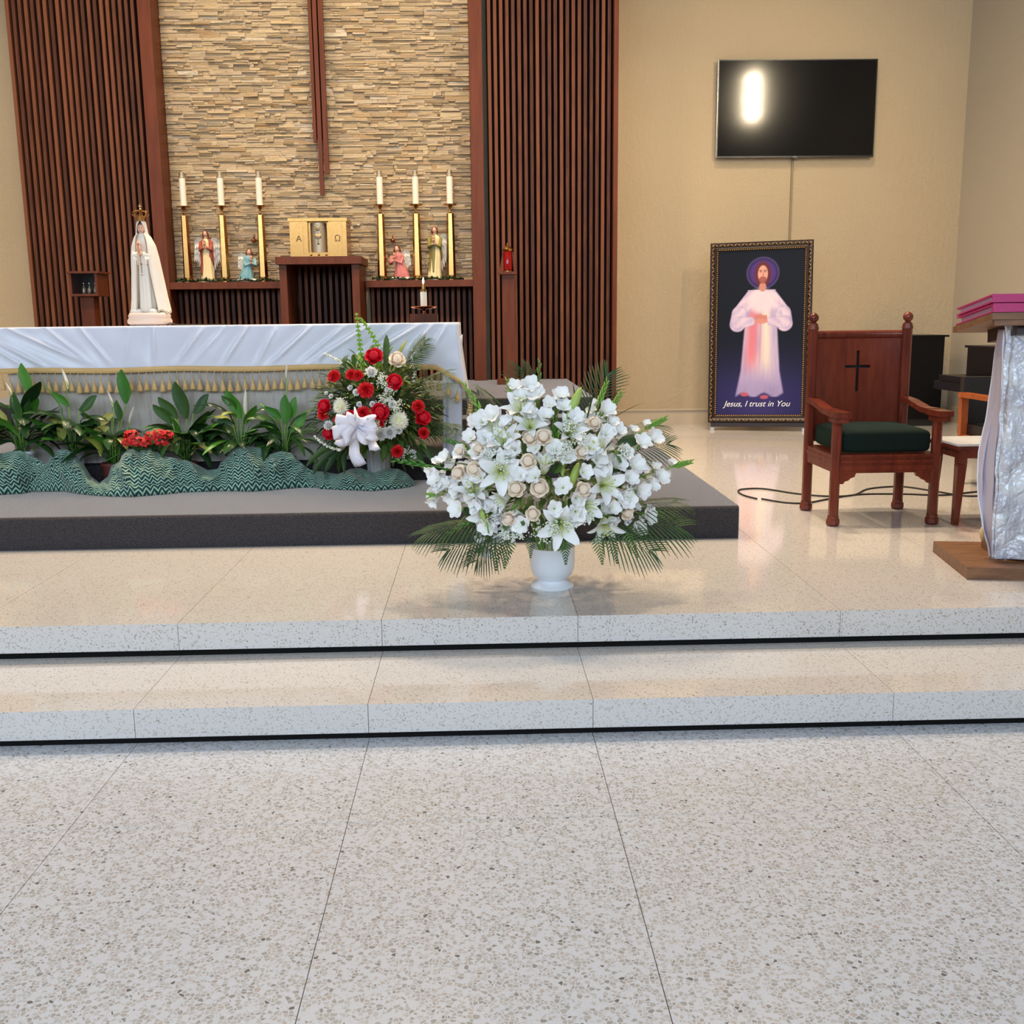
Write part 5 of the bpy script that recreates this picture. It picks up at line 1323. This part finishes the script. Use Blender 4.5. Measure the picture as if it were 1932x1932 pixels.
for px, py, ang in ((1105, 800, .2), (1125, 790, .55), (1090, 800, -.1), (1140, 800, .9), (1000, 790, -.4), (960, 780, -.7), (1150, 850, 1.3), (1165, 860, 1.5), (990, 770, .25), (1060, 870, .2), (1003, 860, .05), (890, 880, -1.2), (1110, 880, .6), (925, 900, -1)):
    a = P(px, py, 4.62 if py < 830 else 4.5); d = Vector((math.sin(ang), 0, math.cos(ang))); L = random.uniform(.12, .2)
    b = M(); blade(b, [a+d*L*t+Vector((math.sin(ang)*.03*t*t, 0, -.03*t*t*abs(ang))) for t in (0, .2, .4, .6, .8, 1)], .007 if py < 830 else .013, .3, Vector((.7, .7, 0))); b.build('long_leaf', MT['palm'], wa, True)
for i in range(26):
    px = random.uniform(900, 1190); py = random.uniform(830, 1010); p, d = shell(px, py, .85); put('oval', wa, p, d+Vector((random.uniform(-.4, .4), -.2, -.2)), random.uniform(.7, 1.1))
# ------------------------------------------------------------------ red and white arrangement
random.seed(31)
RY = 6.62
c = P(715, 885, RY); ra = thing('red_white_flower_arrangement', 'red and white flower arrangement with a white bow in front of the altar', 'flower arrangement', (c.x, RY, Z3))
zr = P(715, 846, RY).z
b = M()
def fn(u, v):
    r = lerp(.066, .08, v); return Vector((c.x+math.cos(u*2*PI)*r*(1+.03*math.cos(u*2*PI*14)), RY+math.sin(u*2*PI)*r*(1+.03*math.cos(u*2*PI*14)), lerp(Z3+.002, zr, v)))
b.grid(fn, 112, 6, True); b.build('fluted_pot', MT['plastic'], ra, True)
M().lathe([(0, 0), (.072, 0)], (c.x, RY, zr-.015), 20).build('soil', MT['soil'], ra)
def sh2(px, py, k=1.): return shell(px, py, k, 712, 775, 125, 6.44, .27)
cc = P(712, 775, 6.44)
b = M(); leafcloud(b, (cc.x, 6.46, cc.z), (.38, .17, .36), 620, .12, .016, 9, -.75); o = b.build('foliage_fill', MT['fol'], ra, True); o['kind'] = 'stuff'
b = M(); leafcloud(b, (cc.x-.01, 6.42, cc.z+.03), (.40, .2, .36), 520, .05, .007, 12, -.6); o = b.build('yellow_green_filler', MT['olive'], ra, True); o['kind'] = 'stuff'
b = M(); leafcloud(b, (cc.x, 6.43, cc.z-.02), (.42, .2, .36), 330, .10, .015, 17, -.8); o = b.build('green_filler', MT['fol'], ra, True); o['kind'] = 'stuff'
for px, py, kd, s_ in ((706, 675, 'redrose', 1.15), (632, 712, 'carn', .95), (664, 709, 'carn', .85), (676, 710, 'carn', .8), (744, 722, 'redrose', 1.05), (691, 738, 'carn', 1.15), (614, 768, 'redrose', .95), (612, 782, 'carn', .9), (662, 787, 'redrose', .85), (686, 780, 'carn', .95), (717, 778, 'redrose', 1.2),
                   (788, 768, 'carn', .95), (796, 789, 'redrose', 1.05), (798, 817, 'carn', .85), (622, 818, 'redrose', .85), (749, 851, 'carn', .9), (634, 792, 'carn', .4), (720, 800, 'carn', .4),
                   (749, 681, 'rose', 1.35), (701, 704, 'mum', 1.1), (661, 732, 'button', .8), (673, 741, 'button', 1.1), (683, 773, 'button', 1.0), (678, 763, 'button', .8), (740, 763, 'button', 1.15), (703, 763, 'button', .9), (730, 735, 'button', .7),
                   (644, 768, 'spider', .9), (752, 794, 'spider', 1.05), (718, 820, 'mum', 1.15), (735, 816, 'mum', 1.2), (622, 803, 'mum', .9), (752, 812, 'mum', .7), (625, 748, 'button', .7), (616, 742, 'button', .6)):
    p, d = sh2(px, py, 1.1); put(kd, ra, p, d+Vector((0, -1.0, 0)), s_*(1.25 if kd == 'carn' else 1.08))
for i, (px, py, R) in enumerate(((724, 708, .07), (735, 725, .07), (728, 750, .07), (745, 752, .08), (750, 770, .07), (715, 800, .06), (790, 660, .07), (800, 650, .05), (640, 755, .05), (765, 860, .06), (785, 865, .06))):
    p, d = sh2(px, py, 1.12); b = M(); lace(b, p-d*R, d+Vector((0, -.4, .2)), R*1.1, 30, 50+i, .004); b.build('babys_breath_spray', [MT['lace'], MT['stem']], ra)
def spike(parent, pts, name, mt, r, n_, Y, sc=1.):      # bell-shaped whorls up a stalk
    q = [P(x, y, Y) for x, y in pts]; b = M(); b.tube(q, .003, 6); tot = n_
    for i in range(tot):
        u = i/(tot-1)*(len(q)-1); k = min(int(u), len(q)-2); p = q[k].lerp(q[k+1], u-k); d = (q[k+1]-q[k]).normalized()
        rr_ = r*lerp(1, .5, i/tot)*sc
        for s_ in range(4):
            a = s_*PI/2+i*.8; v = Vector((math.cos(a), math.sin(a)*.9, .35)).normalized(); T = Matrix.Translation(p) @ v.to_track_quat('Z', 'Y').to_matrix().to_4x4()
            b.lathe([(.002, 0), (rr_*.45, rr_*.5), (rr_*.8, rr_*1.1), (rr_*.72, rr_*1.1), (rr_*.2, rr_*.5)], (0, 0, 0), 7, T)
    b.build(name, mt, parent, True)
spike(ra, [(684, 700), (680, 660), (676, 625), (673, 594)], 'bells_of_ireland', MT['bells'], .017, 13, 6.4)
spike(ra, [(715, 690), (713, 655), (702, 632), (688, 612), (680, 602)], 'bells_of_ireland', MT['bells'], .017, 12, 6.44)
spike(ra, [(652, 700), (640, 682), (627, 675), (614, 668)], 'snapdragon', MT['spider'], .013, 9, 6.38)
spike(ra, [(640, 850), (622, 845), (604, 834), (594, 824)], 'snapdragon', MT['spider'], .013, 9, 6.3)
spike(ra, [(780, 720), (782, 705), (780, 690), (777, 674)], 'snapdragon', MT['spider'], .010, 8, 6.4)
for (ax, ay), (tx, ty), w_, mt_ in (((727, 700), (729, 632), .024, 'fol'), ((742, 700), (768, 642), .014, 'olive'), ((640, 720), (655, 670), .02, 'fol'), ((640, 840), (578, 880), .022, 'fol'), ((640, 850), (590, 895), .02, 'palm'), ((650, 850), (612, 895), .02, 'fol'), ((650, 850), (650, 893), .018, 'palm'), ((610, 780), (585, 775), .008, 'olive'),
                              ((790, 840), (815, 870), .02, 'fol'), ((785, 850), (800, 890), .02, 'palm'), ((765, 860), (780, 885), .018, 'fol'), ((760, 700), (770, 690), .02, 'fol'), ((725, 850), (722, 872), .02, 'fol'), ((745, 850), (742, 880), .02, 'palm'), ((745, 865), (775, 880), .016, 'palm')):
    a, t_ = P(ax, ay, 6.34), P(tx, ty, 6.26 if ty > 800 else 6.42); d = t_-a; b = M()
    blade(b, [a+d*t+Vector((0, 0, .03*math.sin(PI*t))) for t in (0, .2, .4, .6, .8, 1)], w_, .3, Vector((-d.z, .5*abs(d.z)+.01, d.x)).normalized()); b.build('broad_leaf', MT[mt_], ra, True)
random.seed(8)
for px, py, d, sc in ((775, 730, (1, -.1, .30), .8), (780, 740, (1, -.2, .12), .8), (778, 755, (1, 0, -.05), .75), (760, 700, (.7, -.1, .7), .7), (790, 800, (1, -.2, -.2), .75), (790, 820, (1, -.1, .1), .75), (780, 840, (.8, -.3, -.4), .75), (770, 690, (.6, .1, .8), .6), (640, 840, (-.7, -.3, -.5), .6)):
    frd('palm', ra, px, py, 6.4, d, sc*.95, random.uniform(-.3, .3))
# bow: loops, knot and two tails of wide satin ribbon
K = P(675, 803, 6.06)
bw_ = M().ball(K+Vector((0, -.03, 0)), (.016, .016, .022), 12, 8).build('ribbon_bow', MT['ribbon'], ra, True); bw_['label'] = 'wide white satin bow with tails'
def ribbon(pts, W, name, side=(0, .5, 1), tw=0):
    b = M(); q = [Vector(p) for p in pts]; n0 = len(b.v)
    for i, p in enumerate(q):
        d = (q[min(i+1, len(q)-1)]-q[max(0, i-1)]).normalized(); s_ = Vector(side); s_ = (s_-d*s_.dot(d)).normalized(); s_ = Matrix.Rotation(tw*i/len(q), 3, d) @ s_
        w_ = W*(.25+.75*math.sin(PI*min(1, (i+.2)/(len(q)-1)*.9)) if name == 'bow_loop' else .45+.55*i/(len(q)-1))
        for j in range(5): k = (j/4-.5)*2; b.V(p+s_*(k*w_)+d.cross(s_)*(.006*math.cos(k*3)))
    for i in range(len(q)-1):
        for j in range(4): a = n0+i*5+j; b.Fc(a, a+1, a+6, a+5)
    o = b.build(name, MT['ribbon'], bw_, True); o.modifiers.new('t', 'SOLIDIFY').thickness = .0012; return o
K = P(675, 803, 6.06)
for ang, L, W in ((2.75, .125, .034), (3.5, .14, .036), (2.2, .09, .03), (.35, .12, .034), (-.45, .13, .034), (1.2, .08, .03), (4.1, .12, .034), (5.3, .11, .032)):
    dx, dz = math.cos(ang), math.sin(ang); pts = []
    for i in range(15):
        t = i/14*2*PI; r = L*(1-math.cos(t))/2; sd = .028*math.sin(t)
        pts.append((K.x+dx*r-dz*sd*.4, K.y-.03-.045*math.sin(t/2)+sd*.9, K.z+dz*r*.8+dx*sd*.5))
    ribbon(pts, W, 'bow_loop', (-dz, -.2, dx) if abs(dx) < .5 else (0, -.15, 1))
for pts, W in (([(672, 806), (668, 830), (668, 855), (680, 879)], .040), ([(678, 806), (695, 825), (704, 842), (708, 850)], .034), ([(668, 806), (650, 822), (640, 842)], .034)):
    q = [P(x, y, 6.04) for x, y in pts]; out = [q[int(i/12*(len(q)-1)*.999)].lerp(q[min(len(q)-1, int(i/12*(len(q)-1)*.999)+1)], (i/12*(len(q)-1)*.999) % 1)+Vector((0, -.012*math.sin(i*.8), 0)) for i in range(13)]
    ribbon(out, W, 'bow_tail', (1, .2, .15), .4)
M().tube([K+Vector((0, .0, 0)), K+Vector((-.005, -.01, .05)), K+Vector((-.015, -.0, .11))], [.014, .016, .003], 8).build('ribbon_end', MT['ribbon'], bw_, True)
# ------------------------------------------------------------------ potted peace lilies, kalanchoe
PY = 6.61
TOP = [(-60, 880), (-20, 862), (20, 853), (40, 851), (52, 858), (80, 872), (90, 884), (97, 870), (110, 850), (130, 850), (142, 860), (160, 880), (172, 900), (188, 912), (204, 900), (210, 880), (225, 872), (240, 848), (262, 846), (285, 848), (312, 862), (340, 868), (365, 874), (392, 888), (410, 886), (425, 868), (442, 846), (470, 843), (492, 846), (500, 868), (510, 858), (530, 852), (550, 856), (568, 874), (585, 888), (610, 892), (640, 896), (660, 886), (680, 884), (705, 893), (730, 884), (752, 886), (770, 896), (782, 910)]
BOT = [(-60, 935), (0, 933), (40, 931), (80, 924), (96, 918), (110, 925), (150, 932), (200, 936), (250, 937), (300, 933), (350, 928), (420, 926), (480, 927), (560, 920), (592, 918), (604, 922), (650, 924), (700, 926), (750, 922), (775, 918), (784, 914)]
def fabric():
    b = M(); n_ = 560; pxs = np.linspace(-58, 783, n_); nv = 34; back = 6; u = 0; last = None
    for i, px in enumerate(pxs):
        a = F(px, interp(BOT, px), Z3+.004); t_ = P(px, interp(TOP, px), PY-.082)
        ht = max(.012, t_.z-Z3)
        ntile = noise.noise((px*.02, 0, 3)); hem = 1
        if last is not None: u += (a-last).length
        last = a.copy(); col_ = []
        for j in range(nv+back):
            if j < nv:
                t = j/(nv-1)*PI/2; bulge = 1
                z = Z3+.004+ht*math.sin(t)**.9; y = lerp(a.y, t_.y, (1-math.cos(t))**.85)
                x = lerp(a.x, t_.x, (1-math.cos(t)))
                k = math.sin(j/(nv-1)*PI)
                dn = .038*noise.noise((u*7, z*16, 1.7))*k+.010*noise.noise((u*45, z*70, 9))*k+.024*noise.noise((u*20+z*14, z*30, 4))*k
                dn += .016*math.sin(u*26+z*30+4*ntile)*k*math.exp(-z*0)*.7
                dn += .045*k*(1-abs(math.sin(u*6.5+z*7+2.5*ntile)))**3+.03*k*(1-abs(math.sin(u*10-z*12+4*ntile)))**4; y = min(y-dn, t_.y+.004); z += .5*dn+(.014*abs(math.sin(u*19+ntile*3)) if 1 <= j <= 4 else 0)*math.sin(min(j, 4)/4*PI*.8)
                if j == 0: z = Z3+.002
            else:
                q = (j-nv+1)/back; x = t_.x; y = t_.y+.008*q; z = Z3+.004+ht*(1-.35*q*q)
            col_.append((x, y, max(z, Z3+.002)))
        for j, p in enumerate(col_): b.V(p, (u, j/(nv)*(.26+.5*ht)+.02*ntile))
    k = nv+back
    for i in range(n_-1):
        for j in range(k-1): a = i*k+j; b.Fc(a, a+k, a+k+1, a+1)
    o = tag(b.build('zigzag_fabric', MT['zig'], None, True), 'teal and pale green zigzag-patterned fabric heaped around the plant pots', 'fabric')
    o.modifiers.new('t', 'SOLIDIFY').thickness = .002
fabric()
LV = {}
random.seed(77)
LV['leaf'] = [mk_leaf(L, W, dr, 'leaf', MT['leaf'], .10) for L, W, dr in ((.17, .030, 1.2), (.15, .026, 1.7), (.20, .034, .7), (.14, .024, 2.1), (.19, .028, 1.5))]
LV['leafy'] = [mk_leaf(.15, .028, 2.0, 'leaf', MT['leafy'], .08)]
LV['leafb'] = [mk_leaf(.16, .030, .5, 'leaf', MT['leafb'], .08)]
LV['narrow'] = [mk_leaf(.20, .014, 1.6, 'leaf', MT['leaf'], .06), mk_leaf(.19, .013, 1.0, 'leaf', MT['leafb'], .06)]
def spathe():
    b = M(); pts = [(0, 0, .0), (.004, 0, .02), (.010, 0, .045), (.018, 0, .075), (.03, 0, .105)]; blade(b, pts, .017, .7, Vector((0, 1, 0)), .7)
    b2 = M(); b2.tube([(.012, 0, .0), (.016, 0, .045)], [.004, .003], 7); return proto(b, 'spathe', MT['glad']), proto(b2, 'spadix', MT['budg'])
SP = spathe()
def peace(px, pyt, n_, label, potmat, rim, extra, seed, narrow=0, spread=1.):
    rr = random.Random(seed); c = P(px, rim, PY); X, Y = c.x, PY; zr = c.z
    e = thing('potted_plant', label, 'plant', (X, Y, Z3))
    M().lathe([(.0, 0), (.05, 0), (.064, zr-Z3-.02), (.071, zr-Z3-.02), (.071, zr-Z3), (.064, zr-Z3), (.062, zr-Z3-.02), (0, zr-Z3-.025)], (X, Y, Z3+.002), 24).build('pot', potmat, e, True, sharp=40)
    H = P(px, pyt, PY).z-zr
    for i in range(n_):
        t = i/(n_-1); az = -PI/2+((i*2.39996) % (2*PI)-PI)*.70+rr.uniform(-.2, .2); az += 0 if abs(az+PI/2) > .45 or i % 3 == 0 else math.copysign(.9, az+PI/2); key = 'narrow' if rr.random() < narrow else ('leafy' if rr.random() < .14 else ('leafb' if rr.random() < .12 else 'leaf'))
        el = lerp(.1, 1.25, t**.8)*(1 if key != 'leafy' else .8); k = rr.choice(LV[key]); h = lerp(.10, .62, rr.random()*(1-t*.3))
        bx = X+.03*math.cos(az)*(1+t); by = Y+.03*math.sin(az)*(.7); base = Vector((bx+.35*h*H*math.cos(az)*t*spread, by+.3*h*H*math.sin(az)*t-.01, zr+h*H*(1-.45*t)+.04))
        q = Matrix.Rotation(az, 3, 'Z') @ Matrix.Rotation(el-.55, 3, 'Y') @ Matrix.Rotation(rr.uniform(-.5, .5), 3, 'X')
        inst(k, 'leaf', e, base, q.to_quaternion(), rr.uniform(.85, 1.25)*min(1.2, H/.30))
    b = M()
    for i in range(14):
        az = i*2.4; h = rr.uniform(.2, .55)*H; b.tube([(X+.02*math.cos(az), Y+.02*math.sin(az), zr-.02), (X+.04*math.cos(az), Y+.03*math.sin(az), zr+h*.6), (X+.08*math.cos(az), Y+.05*math.sin(az), zr+h)], .003, 5)
    o = b.build('leaf_stalks', MT['leaf'], e, True); o['kind'] = 'stuff'
    for (tx, ty), (rx, ry), kind in extra:
        t_, r_ = P(tx, ty, PY-.05), P(rx, ry, PY-.05); d = (t_-r_); L = d.length
        M().tube([(X+.3*(r_.x-X), Y-.02, zr), ((X+r_.x)/2, Y-.04, (zr+r_.z)/2), r_], .0028, 6).build('flower_stalk' if kind == 's' else 'leaf_stalk', MT['stem'], e, True)
        if kind == 's':
            q = aim(d, PI/2); o = inst(SP[0], 'spathe', e, r_, q, L/.11); s2 = inst(SP[1], 'spadix', o, (0, 0, 0)); s2.location = (0, 0, 0)
        else:
            b = M(); side = Vector((d.z, -.25*L, -d.x)).normalized(); blade(b, [r_+d*t+side*.008*math.sin(t*5) for t in np.linspace(0, 1, 8)], L*(.21 if kind != 'n' else .1), .3, side, .75); b.build('leaf', MT['leafb' if kind == 'b' else 'leafy' if kind == 'y' else 'leaf'], e, True)
W_, TC = MT['white'], MT['terra']
peace(44, 735, 30, 'leftmost potted peace lily in a white pot, tall bright leaf upright', W_, 851, [((42, 685), (56, 745), 'b'), ((4, 725), (22, 748), 's'), ((0, 770), (12, 800), 'y'), ((28, 740), (35, 800), 'l'), ((55, 742), (45, 800), 'l')], 1)
peace(138, 745, 28, 'potted peace lily in a white pot with a slim white spathe over the gold fringe', W_, 851, [((105, 698), (127, 735), 's'), ((100, 738), (130, 768), 'b'), ((112, 832), (124, 790), 'y'), ((184, 748), (150, 775), 'l')], 2)
peace(212, 765, 30, 'peace lily in a dark red pot with drooping yellowed leaves, left of the red blossoms', TC, 873, [((231, 697), (238, 762), 'b'), ((194, 740), (212, 768), 's'), ((262, 770), (245, 800), 's'), ((222, 755), (225, 795), 'l'), ((165, 830), (205, 805), 'y'), ((188, 800), (215, 780), 'y'), ((214, 842), (228, 815), 'y')], 3, .2)
peace(352, 735, 42, 'largest dark green peace lily, behind and right of the red blossoms', TC, 872, [((332, 720), (352, 790), 'l'), ((300, 748), (335, 790), 'l'), ((395, 745), (365, 780), 'l'), ((320, 850), (345, 825), 'y'), ((290, 762), (325, 800), 'l')], 4, .25, 1.2)
peace(456, 748, 30, 'peace lily with bright centre leaves rising from the tallest fabric mound', TC, 862, [((428, 735), (455, 790), 'b'), ((478, 735), (466, 785), 's'), ((420, 745), (445, 775), 'l'), ((410, 790), (440, 800), 'l')], 5, .3)
peace(538, 760, 28, 'rightmost narrow-leaved potted plant with a tall white spathe', TC, 862, [((551, 684), (541, 715), 's'), ((540, 745), (538, 800), 'b'), ((560, 750), (545, 790), 'b'), ((500, 765), (530, 790), 'b'), ((580, 780), (548, 815), 'b')], 6, .9)
# kalanchoe with red clusters
c = P(280, 862, PY-.01); X, Y, zr = c.x, PY-.01, c.z
e = thing('kalanchoe', 'low pot of bright red kalanchoe blossom among the peace lilies', 'plant', (X, Y, Z3))
M().lathe([(0, 0), (.045, 0), (.055, zr-Z3-.005), (.05, zr-Z3-.005), (0, zr-Z3-.02)], (X, Y, Z3+.002), 20).build('pot', TC, e, True, sharp=40)
rr = random.Random(6)
for i in range(16):
    az = i*2.4; k = rr.choice(PR['oval']); q = Matrix.Rotation(az, 3, 'Z') @ Matrix.Rotation(rr.uniform(-.3, .5), 3, 'Y'); inst(k, 'leaf', e, (X+.02*math.cos(az), Y-.08+.02*math.sin(az), zr+rr.uniform(0, .04)), q.to_quaternion(), rr.uniform(.7, 1.1))
MT['kred'] = mat('scarlet_blossom', lin((214, 26, 30)), .5)
for px, py, R in ((247, 820, .042), (258, 832, .04), (272, 834, .04), (285, 822, .036), (300, 818, .034), (305, 832, .04), (315, 820, .034), (240, 834, .03)):
    cc_ = P(px, py, Y-.22); b = M()
    for k in range(44):
        v = Vector([rr.gauss(0, 1) for _ in range(3)]).normalized(); p = cc_+Vector((v.x*R, v.y*R*.8, v.z*R*.7))
        T = Matrix.Translation(p) @ (v+Vector((0, -.4, .4))).to_track_quat('Z', 'Y').to_matrix().to_4x4()
        for a in range(4): petal(b, a*PI/2, .010, .0055, 1.1, 1.5, .1, .0005, 0, 2, 2, 0, .8, .5, T)
    b.build('blossom_cluster', MT['kred'], e)
    M().tube([(X+(cc_.x-X)*.3, Y, zr), cc_], .002, 5).build('stem', MT['stem'], e)
# evergreen garlands lying on the two shelves
for xa, xb, lab in ((-3.06, -2.03, 'left'), (-1.08, -.14, 'right')):
    g = thing('greenery_garland', 'dark artificial greenery garland lying along the %s shelf' % lab, 'garland', ((xa+xb)/2, 10.92, 1.909))
    rr = random.Random(len(lab)); pts = [(lerp(xa, xb, t), 10.905+.012*math.sin(t*20), 1.922+.008*math.sin(t*31)) for t in np.linspace(0, 1, 30)]
    M().tube(pts, .007, 6).build('vine', MT['leaf'], g, True)
    b = M()
    for i in range(300):
        t = rr.random(); p = Vector(pts[int(t*29)]); d = Vector((rr.uniform(-1, 1), rr.uniform(-.6, .5), rr.uniform(-.1, .6))).normalized(); l = rr.uniform(.025, .05)
        p.z = max(p.z, 1.918); blade(b, [p, p+d*l*.5, p+d*l+Vector((0, 0, -.004))], .008, .3, None, .6, 2)
    o = b.build('garland_leaves', MT['leaf'], g, True); o['kind'] = 'stuff'
